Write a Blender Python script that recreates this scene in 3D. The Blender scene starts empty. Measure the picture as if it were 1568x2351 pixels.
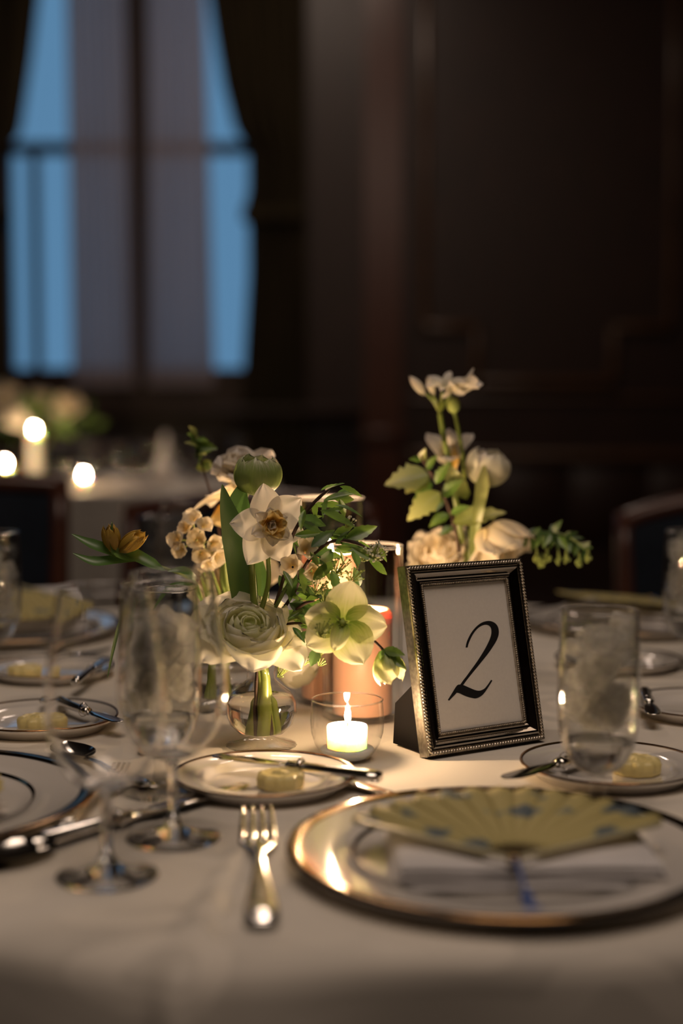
import bpy, bmesh, math, random
from mathutils import Vector, Matrix, Quaternion
R = math.radians
pi = math.pi
sc = bpy.context.scene
COL = sc.collection

# ------------------------------------------------------------------ camera, world, light, exposure
FPX, TZ = 3265.0, 0.75                     # focal length in pixels (50 mm), table height
CAM = Vector((0, 0, TZ + 0.291))
PITCH = math.atan((1175.5 - 950) / FPX)
cd = bpy.data.cameras.new('camera'); cam = bpy.data.objects.new('camera', cd); COL.objects.link(cam)
cam.location = CAM; cam.rotation_euler = (pi / 2 - PITCH, 0, 0)
cd.sensor_width = 36; cd.lens = 50; cd.clip_start = 0.02
cd.dof.use_dof = True; cd.dof.focus_distance = 1.235; cd.dof.aperture_fstop = 2.1; cd.dof.aperture_blades = 0
sc.camera = cam
w = bpy.data.worlds.new('dusk_sky'); sc.world = w; w.use_nodes = True
bg = w.node_tree.nodes['Background']; bg.inputs[0].default_value = (.20, .47, .82, 1); bg.inputs[1].default_value = .50
vs = sc.view_settings; vs.view_transform = 'Standard'; vs.look = 'None'; vs.gamma = 1; vs.exposure = 0; vs.use_curve_mapping = False
try:
    sc.cycles.use_denoising = True
    sc.cycles.max_bounces = 16; sc.cycles.transmission_bounces = 14; sc.cycles.transparent_max_bounces = 40
    sc.cycles.glossy_bounces = 6; sc.cycles.sample_clamp_indirect = 12; sc.cycles.blur_glossy = .3
    sc.cycles.caustics_refractive = True; sc.cycles.caustics_reflective = False
except Exception:
    pass
def area_light(name, loc, size, power, color, target):
    l = bpy.data.lights.new(name, 'AREA'); l.shape = 'DISK'; l.size = size; l.energy = power; l.color = color
    o = bpy.data.objects.new(name, l); COL.objects.link(o); o.location = loc
    o.rotation_euler = (Vector(target) - Vector(loc)).to_track_quat('-Z', 'Y').to_euler()
    return o
# two unseen area lights under the ceiling, added as warm fill for tables and wall
area_light('ceiling_fill_light', (.2, .1, 3.9), 2.2, 40, (1, .775, .62), (.1, 1.0, .75))
area_light('ceiling_fill_light', (-.2, 6.3, 4.35), .9, 34, (1, .775, .62), (-.4, 6.3, .75))

def ray(px, py):
    return Vector(((px - 784) / FPX, math.cos(PITCH) + (1175.5 - py) / FPX * math.sin(PITCH),
                   -math.sin(PITCH) + (1175.5 - py) / FPX * math.cos(PITCH)))
def on_z(px, py, z=TZ):
    r = ray(px, py); return CAM + r * ((z - CAM.z) / r.z)
def on_y(px, py, y):
    r = ray(px, py); return CAM + r * (y / r.y)

# ------------------------------------------------------------------ materials
MATS = {}
def new_mat(name):
    m = bpy.data.materials.new(name); m.use_nodes = True; nt = m.node_tree; nt.nodes.clear()
    out = nt.nodes.new('ShaderNodeOutputMaterial'); MATS[name] = m
    return m, nt, out
def N(nt, t, **kw):
    n = nt.nodes.new(t)
    for k, v in kw.items(): setattr(n, k, v)
    return n
def noise(nt, scale, detail=3, coord='Object', stretch=None):
    tc = N(nt, 'ShaderNodeTexCoord'); src = tc.outputs[coord]
    if stretch:
        mp = N(nt, 'ShaderNodeMapping'); mp.inputs['Scale'].default_value = stretch
        nt.links.new(src, mp.inputs[0]); src = mp.outputs[0]
    n = N(nt, 'ShaderNodeTexNoise'); n.inputs['Scale'].default_value = scale; n.inputs['Detail'].default_value = detail
    nt.links.new(src, n.inputs['Vector']); return n
def ramp(nt, fac, stops):
    r = N(nt, 'ShaderNodeValToRGB'); e = r.color_ramp.elements
    while len(e) < len(stops): e.new(.5)
    for i, (p, c) in enumerate(stops): e[i].position = p; e[i].color = (*c, 1)
    nt.links.new(fac, r.inputs[0]); return r.outputs[0]
def bump(nt, h, strength, dist=.002):
    b = N(nt, 'ShaderNodeBump'); b.inputs['Strength'].default_value = strength; b.inputs['Distance'].default_value = dist
    nt.links.new(h, b.inputs['Height']); return b.outputs[0]
def plain(name, c, rough=.5, metal=0., c2=None, nscale=30, bumpy=0., bscale=200, stretch=None, coat=0., spec=.5, sss=0., ssc=.012):
    m, nt, out = new_mat(name); p = N(nt, 'ShaderNodeBsdfPrincipled')
    c2 = c2 or tuple(x * .86 for x in c)
    n = noise(nt, nscale, stretch=stretch)
    nt.links.new(ramp(nt, n.outputs[0], [(.3, c2), (.7, c)]), p.inputs['Base Color'])
    p.inputs['Roughness'].default_value = rough; p.inputs['Metallic'].default_value = metal
    p.inputs['Coat Weight'].default_value = coat; p.inputs['Specular IOR Level'].default_value = spec
    p.inputs['Coat Roughness'].default_value = .06
    if sss:
        p.inputs['Subsurface Weight'].default_value = sss; p.inputs['Subsurface Radius'].default_value = (1, .75, .55)
        p.inputs['Subsurface Scale'].default_value = ssc
    if bumpy:
        nt.links.new(bump(nt, noise(nt, bscale, 2).outputs[0], bumpy), p.inputs['Normal'])
    nt.links.new(p.outputs[0], out.inputs[0]); return m
def thin_glass(name, base=.035, edge=.75, power=4., tint=(.98, .98, .97), rough=.0):
    m, nt, out = new_mat(name)
    lw = N(nt, 'ShaderNodeLayerWeight'); lw.inputs[0].default_value = .5
    pw = N(nt, 'ShaderNodeMath', operation='POWER'); pw.inputs[1].default_value = power
    ma = N(nt, 'ShaderNodeMath', operation='MULTIPLY_ADD'); ma.inputs[1].default_value = edge; ma.inputs[2].default_value = base
    tr = N(nt, 'ShaderNodeBsdfTransparent'); tr.inputs[0].default_value = (*tint, 1)
    gl = N(nt, 'ShaderNodeBsdfGlossy'); gl.inputs['Roughness'].default_value = rough
    mx = N(nt, 'ShaderNodeMixShader')
    nt.links.new(lw.outputs['Facing'], pw.inputs[0]); nt.links.new(pw.outputs[0], ma.inputs[0])
    nt.links.new(ma.outputs[0], mx.inputs[0]); nt.links.new(tr.outputs[0], mx.inputs[1]); nt.links.new(gl.outputs[0], mx.inputs[2])
    nt.links.new(mx.outputs[0], out.inputs[0]); return m
def solid_glass(name, ior=1.46, rough=.0, color=(1, 1, 1)):
    m, nt, out = new_mat(name); g = N(nt, 'ShaderNodeBsdfGlass')
    g.inputs['IOR'].default_value = ior; g.inputs['Roughness'].default_value = rough; g.inputs[0].default_value = (*color, 1)
    nt.links.new(g.outputs[0], out.inputs[0]); return m
def petal_mat(name, stops, transl=.42, gloss=.06, veins=.25, vscale=60):
    """thin flower or leaf tissue: colour runs from base (0) to tip (1) along the petal, light passes through"""
    m, nt, out = new_mat(name)
    uv = N(nt, 'ShaderNodeUVMap'); sp = N(nt, 'ShaderNodeSeparateXYZ'); nt.links.new(uv.outputs[0], sp.inputs[0])
    nz = N(nt, 'ShaderNodeTexNoise'); nz.inputs['Scale'].default_value = 1.0; nz.inputs['Detail'].default_value = 2
    mp = N(nt, 'ShaderNodeMapping'); mp.inputs['Scale'].default_value = (vscale, 2.5, 1)
    nt.links.new(uv.outputs[0], mp.inputs[0]); nt.links.new(mp.outputs[0], nz.inputs['Vector'])
    ad = N(nt, 'ShaderNodeMath', operation='MULTIPLY_ADD'); ad.inputs[1].default_value = veins; ad.inputs[2].default_value = -veins / 2
    nt.links.new(nz.outputs[0], ad.inputs[0])
    s2 = N(nt, 'ShaderNodeMath', operation='ADD'); nt.links.new(sp.outputs[1], s2.inputs[0]); nt.links.new(ad.outputs[0], s2.inputs[1])
    col = ramp(nt, s2.outputs[0], stops)
    d = N(nt, 'ShaderNodeBsdfDiffuse'); t = N(nt, 'ShaderNodeBsdfTranslucent'); g = N(nt, 'ShaderNodeBsdfGlossy')
    g.inputs['Roughness'].default_value = .38
    for x in (d, t): nt.links.new(col, x.inputs[0])
    m1 = N(nt, 'ShaderNodeMixShader'); m1.inputs[0].default_value = transl
    nt.links.new(d.outputs[0], m1.inputs[1]); nt.links.new(t.outputs[0], m1.inputs[2])
    m2 = N(nt, 'ShaderNodeMixShader'); m2.inputs[0].default_value = gloss
    nt.links.new(m1.outputs[0], m2.inputs[1]); nt.links.new(g.outputs[0], m2.inputs[2])
    nt.links.new(m2.outputs[0], out.inputs[0])
    nt.links.new(bump(nt, nz.outputs[0], .15, .001), d.inputs['Normal'])
    return m
def emit(name, c, s):
    m, nt, out = new_mat(name); e = N(nt, 'ShaderNodeEmission'); e.inputs[0].default_value = (*c, 1); e.inputs[1].default_value = s
    nt.links.new(e.outputs[0], out.inputs[0]); return m

# tablecloth: ivory damask, woven scrolls a little darker and smoother than the ground
def damask(name, c):
    m, nt, out = new_mat(name); p = N(nt, 'ShaderNodeBsdfPrincipled')
    tc = N(nt, 'ShaderNodeTexCoord')
    nz = N(nt, 'ShaderNodeTexNoise'); nz.inputs['Scale'].default_value = 7; nz.inputs['Detail'].default_value = 1.5
    nt.links.new(tc.outputs['Object'], nz.inputs['Vector'])
    wv = N(nt, 'ShaderNodeTexWave', wave_type='RINGS'); wv.inputs['Scale'].default_value = 9; wv.inputs['Distortion'].default_value = 9
    wv.inputs['Detail'].default_value = 1.2; wv.inputs['Detail Scale'].default_value = 1.3
    mp = N(nt, 'ShaderNodeMapping'); mp.inputs['Location'].default_value = (.13, .3, 0)
    nt.links.new(tc.outputs['Object'], mp.inputs[0]); nt.links.new(mp.outputs[0], wv.inputs['Vector'])
    fac = ramp(nt, wv.outputs[0], [(.42, (0, 0, 0)), (.58, (1, 1, 1))])
    mul = N(nt, 'ShaderNodeMath', operation='MULTIPLY'); nt.links.new(fac, mul.inputs[0])
    msk = ramp(nt, nz.outputs[0], [(.45, (0, 0, 0)), (.55, (1, 1, 1))]); nt.links.new(msk, mul.inputs[1])
    nt.links.new(ramp(nt, mul.outputs[0], [(0, c), (1, tuple(x * .84 for x in c))]), p.inputs['Base Color'])
    rr = N(nt, 'ShaderNodeMapRange'); rr.inputs['To Min'].default_value = .85; rr.inputs['To Max'].default_value = .5
    nt.links.new(mul.outputs[0], rr.inputs[0]); nt.links.new(rr.outputs[0], p.inputs['Roughness'])
    p.inputs['Specular IOR Level'].default_value = .25
    weave = N(nt, 'ShaderNodeTexNoise'); weave.inputs['Scale'].default_value = 900
    nt.links.new(tc.outputs['Object'], weave.inputs['Vector'])
    nt.links.new(bump(nt, weave.outputs[0], .25, .0006), p.inputs['Normal'])
    nt.links.new(p.outputs[0], out.inputs[0]); return m
M_CLOTH = damask('ivory_damask', (.74, .69, .61))
M_NAPKIN = plain('napkin_linen', (.70, .68, .68), .85, bumpy=.2, bscale=700, spec=.2)
M_SHEER_DARK = None
M_WOOD = plain('mahogany_panel', (.030, .0105, .0045), .42, c2=(.014, .005, .0025), nscale=5, stretch=(6, 6, .7), bumpy=.05, bscale=30)
M_MOULD = plain('lightened_varnish_moulding', (.10, .048, .020), .26, c2=(.06, .026, .011), nscale=8)  # varnished wood, its colour lightened to bring out highlights on the strips
M_WOODCH = plain('mahogany_chair', (.085, .026, .012), .3, c2=(.05, .015, .008), nscale=14, stretch=(5, 5, .6))
M_NAVY = plain('navy_upholstery', (.012, .017, .026), .9, c2=(.009, .012, .018), nscale=60, spec=.15)
M_FLOOR = plain('dark_carpet', (.03, .017, .012), .95, c2=(.015, .008, .008), nscale=9, spec=.1)
M_CEIL = plain('ceiling_plaster', (.20, .16, .11), .8, nscale=3)
M_DRAPE = plain('olive_velvet_drape', (.040, .030, .015), .95, c2=(.022, .016, .009), nscale=5, stretch=(7, 7, .5), spec=.1)
M_BRASS = plain('aged_brass', (.35, .24, .10), .4, 1.)
M_SILVER = plain('polished_silver', (.80, .77, .72), .13, 1., c2=(.68, .65, .61), nscale=60)
M_FRAME = plain('frame_dark_silver', (.47, .43, .38), .10, 1., c2=(.40, .37, .33), nscale=50)
M_ROPE = plain('frame_antique_silver', (.62, .56, .47), .26, 1., c2=(.34, .30, .25), nscale=260)
M_CARD = plain('card_stock', (.82, .78, .72), .75, c2=(.79, .75, .69), nscale=400, spec=.2)
M_INK = plain('black_ink', (.008, .008, .009), .5)
M_VELVET = plain('black_velvet', (.0035, .003, .003), .9, spec=.04)
M_PORC = plain('white_porcelain', (.78, .74, .69), .09, c2=(.76, .72, .67), nscale=8, coat=.6)
M_RIM = plain('gilded_plate_rim', (.30, .17, .065), .14, 1., c2=(.20, .11, .05), nscale=120)
M_THINRIM = plain('fine_gold_line', (.36, .19, .07), .25, .9, c2=(.16, .07, .03), nscale=300)
M_BUTTER = plain('butter', (.80, .68, .30), .4, c2=(.76, .62, .25), nscale=40, sss=.0)
M_PEACH = plain('peach_wax', (.80, .46, .33), .45, c2=(.74, .41, .29), nscale=9, sss=.35)
M_WHITEWAX = plain('white_wax', (.95, .92, .84), .4, c2=(.93, .89, .80), nscale=20, sss=1., ssc=.03)
M_WICK = plain('charred_wick', (.02, .015, .01), .9)
M_FLAME = emit('candle_flame', (1, .66, .37), 1900)
M_GLASS = thin_glass('clear_thin_glass')
M_GLASSW = thin_glass('crystal_thin_glass', .045, .85, 4.2)
M_PANE = thin_glass('window_glass', .008, .3, 5)
M_SOLID = solid_glass('solid_crystal', 1.5)
M_WATER = thin_glass('water', .03, .35, 4., (.97, .975, .965))
M_WATERR = solid_glass('vase_water', 1.27)
M_GOB = thin_glass('goblet_glass', .05, .95, 2.8)
def glint_edge():
    m, nt, out = new_mat('painted_glint_edge'); p = N(nt, 'ShaderNodeBsdfPrincipled'); p.inputs['Roughness'].default_value = .22
    n = noise(nt, 300); nt.links.new(ramp(nt, n.outputs[0], [(.3, (.62, .58, .54)), (.7, (.74, .70, .66))]), p.inputs['Base Color'])
    t = N(nt, 'ShaderNodeBsdfTransparent'); x = N(nt, 'ShaderNodeMixShader'); x.inputs[0].default_value = .38
    nt.links.new(t.outputs[0], x.inputs[1]); nt.links.new(p.outputs[0], x.inputs[2]); nt.links.new(x.outputs[0], out.inputs[0]); return m
M_EDGE = glint_edge()  # pale half-transparent rim colour standing in for glints on the glass
M_STEMG = petal_mat('stem_green', [(0, (.32, .40, .07)), (.5, (.24, .32, .06)), (1, (.20, .28, .06))], .25, .08)
M_TWIG = plain('brown_twig', (.045, .018, .010), .7, nscale=200)
M_LEAF = petal_mat('leaf_green', [(0, (.10, .20, .03)), (.6, (.13, .23, .04)), (1, (.17, .26, .06))], .38, .07, .5)
M_LEAFD = petal_mat('leaf_deep_green', [(0, (.055, .13, .030)), (1, (.09, .17, .04))], .34, .08, .5)
M_LEAFY = petal_mat('leaf_yellow_green', [(0, (.24, .30, .06)), (1, (.42, .43, .17))], .42, .05, .5)
M_TLEAF = petal_mat('tulip_leaf_green', [(0, (.15, .26, .06)), (.5, (.10, .21, .05)), (1, (.09, .19, .05))], .35, .08, .3, 90)
M_RANU = petal_mat('ranunculus_petal', [(0, (.74, .76, .38)), (.35, (.88, .86, .64)), (1, (.92, .89, .78))], .54, .03, .1)
M_RANUIN = petal_mat('ranunculus_inner_petal', [(0, (.62, .70, .26)), (.6, (.84, .84, .52)), (1, (.91, .90, .70))], .54, .03, .1)
M_DAFF = petal_mat('daffodil_petal', [(0, (.80, .72, .45)), (.3, (.84, .80, .72)), (1, (.86, .82, .76))], .36, .03, .15)
M_CORONA = petal_mat('daffodil_corona', [(0, (.80, .50, .08)), (.5, (.84, .55, .12)), (1, (.86, .72, .38))], .36, .03, .3)
M_TULIP = petal_mat('tulip_petal', [(0, (.60, .62, .34)), (.25, (.28, .38, .10)), (.75, (.34, .44, .14)), (1, (.70, .68, .50))], .32, .05, .7, 30)
M_TULIPW = petal_mat('tulip_white_petal', [(0, (.55, .58, .25)), (.35, (.72, .70, .52)), (1, (.80, .76, .64))], .36, .04, .4, 40)
M_HELL = petal_mat('hellebore_petal', [(0, (.32, .46, .07)), (.3, (.62, .68, .24)), (.7, (.80, .80, .50)), (1, (.86, .84, .62))], .42, .03, .55, 24)
M_CREAM = petal_mat('cream_petal', [(0, (.82, .68, .34)), (.4, (.86, .76, .55)), (1, (.86, .78, .64))], .42, .03, .15)
M_BLUSH = petal_mat('white_petal', [(0, (.78, .74, .55)), (1, (.84, .79, .74))], .36, .03, .15)
M_YELL = petal_mat('yellow_petal', [(0, (.26, .22, .04)), (.4, (.45, .29, .04)), (1, (.58, .38, .08))], .34, .04, .5, 20)
M_BUD = plain('bud_green', (.36, .42, .12), .6, c2=(.24, .32, .07), nscale=400)
M_SPIREA = plain('spirea_white', (.80, .78, .66), .7, c2=(.62, .64, .45), nscale=300)
M_POLLEN = plain('stamen_green', (.34, .42, .08), .6, nscale=300)
M_FANSTICK = plain('fan_stick', (.55, .50, .30), .5)
M_TASSEL = plain('blue_silk', (.10, .17, .46), .6, c2=(.07, .12, .34), nscale=300)
def fan_paper():
    m, nt, out = new_mat('yellow_floral_paper'); p = N(nt, 'ShaderNodeBsdfPrincipled')
    tc = N(nt, 'ShaderNodeTexCoord')
    vo = N(nt, 'ShaderNodeTexVoronoi'); vo.inputs['Scale'].default_value = 30; nt.links.new(tc.outputs['Object'], vo.inputs['Vector'])
    nz = noise(nt, 120, 3); nb = noise(nt, 16, 2)
    a = N(nt, 'ShaderNodeMath', operation='MULTIPLY_ADD'); a.inputs[1].default_value = .5; nt.links.new(nz.outputs[0], a.inputs[0]); nt.links.new(vo.outputs['Distance'], a.inputs[2])
    b = N(nt, 'ShaderNodeMath', operation='MULTIPLY_ADD'); b.inputs[1].default_value = .75; nt.links.new(nb.outputs[0], b.inputs[0]); nt.links.new(a.outputs[0], b.inputs[2])
    nt.links.new(ramp(nt, b.outputs[0], [(.88, (.10, .13, .15)), (.97, (.26, .27, .18)), (1.0, (.46, .39, .16))]), p.inputs['Base Color'])
    p.inputs['Roughness'].default_value = .7; p.inputs['Specular IOR Level'].default_value = .3
    nt.links.new(p.outputs[0], out.inputs[0]); return m
M_FAN = fan_paper()
def sheer():
    m, nt, out = new_mat('sheer_voile')
    tr = N(nt, 'ShaderNodeBsdfTransparent'); tr.inputs[0].default_value = (.95, .86, .84, 1)
    d = N(nt, 'ShaderNodeBsdfDiffuse'); d.inputs[0].default_value = (.56, .46, .44, 1)
    t = N(nt, 'ShaderNodeBsdfTranslucent'); t.inputs[0].default_value = (.34, .25, .25, 1)
    a = N(nt, 'ShaderNodeMixShader'); a.inputs[0].default_value = .5; nt.links.new(d.outputs[0], a.inputs[1]); nt.links.new(t.outputs[0], a.inputs[2])
    b = N(nt, 'ShaderNodeMixShader'); b.inputs[0].default_value = .91; nt.links.new(tr.outputs[0], b.inputs[1]); nt.links.new(a.outputs[0], b.inputs[2])
    nt.links.new(b.outputs[0], out.inputs[0]); return m
M_SHEER = sheer()
def ice():
    m, nt, out = new_mat('clear_ice')
    g = N(nt, 'ShaderNodeBsdfGlass'); g.inputs['IOR'].default_value = 1.06; g.inputs['Roughness'].default_value = .2
    d0 = N(nt, 'ShaderNodeBsdfTranslucent'); d0.inputs[0].default_value = (.93, .92, .90, 1); d1 = N(nt, 'ShaderNodeBsdfTransparent'); d = N(nt, 'ShaderNodeMixShader'); d.inputs[0].default_value = .38; nt.links.new(d0.outputs[0], d.inputs[1]); nt.links.new(d1.outputs[0], d.inputs[2])
    n = noise(nt, 90, 3); f = ramp(nt, n.outputs[0], [(.35, (.45, .45, .45)), (.65, (.95, .95, .95))])
    b = N(nt, 'ShaderNodeMixShader'); nt.links.new(f, b.inputs[0]); nt.links.new(g.outputs[0], b.inputs[1]); nt.links.new(d.outputs[0], b.inputs[2])
    nt.links.new(b.outputs[0], out.inputs[0]); return m
M_ICE = ice()

# ------------------------------------------------------------------ object helpers
def tag(o, label=None, cat=None, group=None, kind=None):
    for k, v in (('label', label), ('category', cat), ('group', group), ('kind', kind)):
        if v: o[k] = v
    return o
def thing(name, label, cat, loc=(0, 0, 0), rz=0., group=None):
    o = bpy.data.objects.new(name, None); COL.objects.link(o); o.empty_display_size = .02
    o.location = loc; o.rotation_euler = (0, 0, rz); return tag(o, label, cat, group)
def make_mesh(name, V, F, mat, smooth=True, UV=None):
    me = bpy.data.meshes.new(name); me.from_pydata([tuple(v) for v in V], [], F); me.materials.append(mat)
    if smooth: me.polygons.foreach_set('use_smooth', [True] * len(me.polygons))
    if UV:
        l = me.uv_layers.new(name='UVMap')
        for lp in me.loops: l.data[lp.index].uv = UV[lp.vertex_index]
    me.update(); return me
def put(name, me, parent=None, loc=(0, 0, 0), rot=None, scale=None):
    o = bpy.data.objects.new(name, me); COL.objects.link(o); o.parent = parent; o.location = loc
    if rot is not None:
        if isinstance(rot, Quaternion): o.rotation_mode = 'QUATERNION'; o.rotation_quaternion = rot
        else: o.rotation_euler = rot
    if scale is not None: o.scale = scale if hasattr(scale, '__len__') else (scale,) * 3
    return o
def copy_tree(o, parent=None):
    c = o.copy(); COL.objects.link(c); c.parent = parent
    for ch in list(o.children): copy_tree(ch, c)
    return c
class Geo:
    def __init__(s): s.V = []; s.F = []; s.UV = []
    def add(s, V, F, UV=None):
        b = len(s.V); s.V += [Vector(v) for v in V]; s.F += [tuple(i + b for i in f) for f in F]
        s.UV += UV if UV else [(0.5, .5)] * len(V); return s
    def box(s, x0, x1, y0, y1, z0, z1, bev=0.):
        if bev <= 0:
            V = [(x, y, z) for z in (z0, z1) for y in (y0, y1) for x in (x0, x1)]
            return s.add(V, [(0, 2, 3, 1), (4, 5, 7, 6), (0, 1, 5, 4), (2, 6, 7, 3), (0, 4, 6, 2), (1, 3, 7, 5)])
        bm = bmesh.new(); bmesh.ops.create_cube(bm, size=1)
        for v in bm.verts: v.co = Vector(((x0 + x1) / 2 + v.co.x * (x1 - x0), (y0 + y1) / 2 + v.co.y * (y1 - y0), (z0 + z1) / 2 + v.co.z * (z1 - z0)))
        bmesh.ops.bevel(bm, geom=bm.edges[:], offset=bev, segments=2, affect='EDGES', profile=.5)
        bm.verts.index_update(); s.add([v.co.copy() for v in bm.verts], [tuple(v.index for v in f.verts) for f in bm.faces]); bm.free(); return s
    def lathe(s, prof, n=40, c=(0, 0, 0), ripple=None):
        V, F, UV = [], [], []; m = len(prof)
        for j, (r, z) in enumerate(prof):
            for i in range(n):
                a = 2 * pi * i / n; rr = r * (1 + (ripple(a, j / (m - 1)) if ripple else 0))
                V.append((c[0] + rr * math.cos(a), c[1] + rr * math.sin(a), c[2] + z)); UV.append((i / n, j / (m - 1)))
        for j in range(m - 1):
            for i in range(n):
                k = (i + 1) % n; F.append((j * n + i, j * n + k, (j + 1) * n + k, (j + 1) * n + i))
        for j in (0, m - 1):
            if prof[j][0] > 1e-7 and prof[j][0] < .0015: F.append(tuple(j * n + i for i in (range(n - 1, -1, -1) if j == 0 else range(n))))
        return s.add(V, F, UV)
    def tube(s, pts, rad, n=8, smooth=4, flat=None):
        P = [Vector(p) for p in pts]; rads = list(rad) if hasattr(rad, '__len__') else [rad] * len(P)
        Q, RR = [], []
        if smooth > 1 and len(P) > 2:
            for i in range(len(P) - 1):
                p0, p1, p2, p3 = P[max(i - 1, 0)], P[i], P[i + 1], P[min(i + 2, len(P) - 1)]
                for k in range(smooth):
                    t = k / smooth
                    Q.append(.5 * ((2 * p1) + (p2 - p0) * t + (2 * p0 - 5 * p1 + 4 * p2 - p3) * t * t + (3 * p1 - p0 - 3 * p2 + p3) * t ** 3))
                    RR.append(rads[i] * (1 - t) + rads[i + 1] * t)
            Q.append(P[-1]); RR.append(rads[-1])
        else: Q, RR = P, rads
        V, F, UV = [], [], []; up = Vector((0, 0, 1)); m = len(Q)
        d0 = (Q[1] - Q[0]).normalized(); u = d0.cross(up if abs(d0.z) < .9 else Vector((1, 0, 0))).normalized()
        for i, q in enumerate(Q):
            d = (Q[min(i + 1, m - 1)] - Q[max(i - 1, 0)]).normalized()
            u = (u - d * u.dot(d)).normalized(); v = d.cross(u)
            for k in range(n):
                a = 2 * pi * k / n; V.append(q + (u * math.cos(a) + v * math.sin(a) * (flat or 1)) * RR[i]); UV.append((k / n, i / (m - 1)))
        for i in range(m - 1):
            for k in range(n):
                l = (k + 1) % n; F.append((i * n + k, i * n + l, (i + 1) * n + l, (i + 1) * n + k))
        F.append(tuple(range(n - 1, -1, -1))); F.append(tuple((m - 1) * n + k for k in range(n)))
        return s.add(V, F, UV)
    def grid(s, fn, nu, nv):
        V, F, UV = [], [], []
        for i in range(nu + 1):
            for j in range(nv + 1):
                V.append(fn(i / nu, j / nv)); UV.append((j / nv, i / nu))
        for i in range(nu):
            for j in range(nv):
                a = i * (nv + 1) + j; F.append((a, a + 1, a + nv + 2, a + nv + 1))
        return s.add(V, F, UV)
    def ball(s, c, r, n=6, sq=(1, 1, 1)):
        pr = [(max(1e-5, math.sin(pi * k / n)), -math.cos(pi * k / n)) for k in range(n + 1)]
        b = len(s.V); s.lathe(pr, max(6, n + 2))
        for i in range(b, len(s.V)):
            v = s.V[i]; s.V[i] = Vector((c[0] + v.x * r * sq[0], c[1] + v.y * r * sq[1], c[2] + v.z * r * sq[2]))
        return s
    def xf(s, M):
        s.V = [M @ v for v in s.V]; return s
    def mesh(s, name, mat, smooth=True): return make_mesh(name, s.V, s.F, mat, smooth, s.UV)
    def obj(s, name, mat, parent=None, smooth=True, **kw): return put(name, s.mesh(name, mat, smooth), parent, **kw)
def facing(d, spin=0.):
    """rotation that turns local +Z to direction d"""
    return Vector(d).normalized().to_track_quat('Z', 'Y') @ Quaternion((0, 0, 1), spin)

# ------------------------------------------------------------------ the room
YW = 8.5
def wx(px): return (px - 784) / FPX * YW
def wz(py): return on_y(784, py, YW).z
WX0, WX1, WZ0, WZ1 = wx(8), wx(592), wz(880), 3.95
XL, XR, YB, ZC = -4.2, 4.2, -3.5, 4.6
Geo().box(XL - .2, XR + .2, YB - .2, YW + .2, -.15, 0).obj('floor', M_FLOOR, smooth=False)['kind'] = 'structure'
Geo().box(XL - .2, XR + .2, YB - .2, YW + .2, ZC, ZC + .15).obj('ceiling', M_CEIL, smooth=False)['kind'] = 'structure'
g = Geo(); g.box(XL - .2, WX0, YW, YW + .2, 0, ZC); g.box(WX1, XR + .2, YW, YW + .2, 0, ZC); g.box(WX0, WX1, YW, YW + .2, 0, WZ0); g.box(WX0, WX1, YW, YW + .2, WZ1, ZC)
wall = g.obj('wall_back', M_WOOD, smooth=False); wall['kind'] = 'structure'
Geo().box(XR, XR + .2, YB, YW, 0, ZC).obj('wall_right', M_WOOD, smooth=False)['kind'] = 'structure'
Geo().box(XL - .2, XR + .2, YB - .2, YB, 0, ZC).obj('wall_front', M_WOOD, smooth=False)['kind'] = 'structure'
g = Geo(); g.box(XL - .2, XL, YB, 4.6, 0, ZC); g.box(XL - .2, XL, 6.1, YW, 0, ZC); g.box(XL - .2, XL, 4.6, 6.1, 0, 1.2); g.box(XL - .2, XL, 4.6, 6.1, 3.95, ZC)
g.obj('wall_left', M_WOOD, smooth=False)['kind'] = 'structure'
def window(name, M, width, z0, z1, label):
    t = thing(name, label, 'window'); t['kind'] = 'structure'; t.matrix_world = M
    g = Geo(); f = .055
    g.box(0, f, 0, .09, z0, z1); g.box(width - f, width, 0, .09, z0, z1); g.box(f, width - f, 0, .09, z0, z0 + .09); g.box(f, width - f, 0, .09, z1 - f, z1)
    g.obj('window_frame', M_WOOD, t, False)
    c = width * .535; Geo().box(c - .065, c + .065, -.02, .09, z0 + .09, z1 - f).obj('mullion', M_WOOD, t, False)
    tz = wz(335)
    Geo().box(.17, .215, .0, .085, z0 + .09, tz).obj('sash_bar', M_WOOD, t, False)
    for a, b in ((f, c - .05), (c + .05, width - f)):
        Geo().box(a, b, .01, .08, tz - .035, tz + .035).obj('transom_bar', M_WOOD, t, False)
        for p, q in ((z0 + .09, tz - .035), (tz + .035, z1 - f)):
            Geo().box(a, b, .04, .046, p, q).obj('pane', M_PANE, t, False)
    return t
win = window('window_1', Matrix.Translation((WX0, YW + .05, 0)), WX1 - WX0, WZ0, WZ1, 'tall dusk-blue window with dark mullion behind sheers')
window('added_side_window', Matrix.Translation((XL - .05, 4.6, 0)) @ Matrix.Rotation(pi / 2, 4, 'Z'), 1.5, 1.2, 3.95, 'unseen dusk-blue window added in the side wall')  # out-of-view window, added for blue reflections on mouldings and glass
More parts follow.
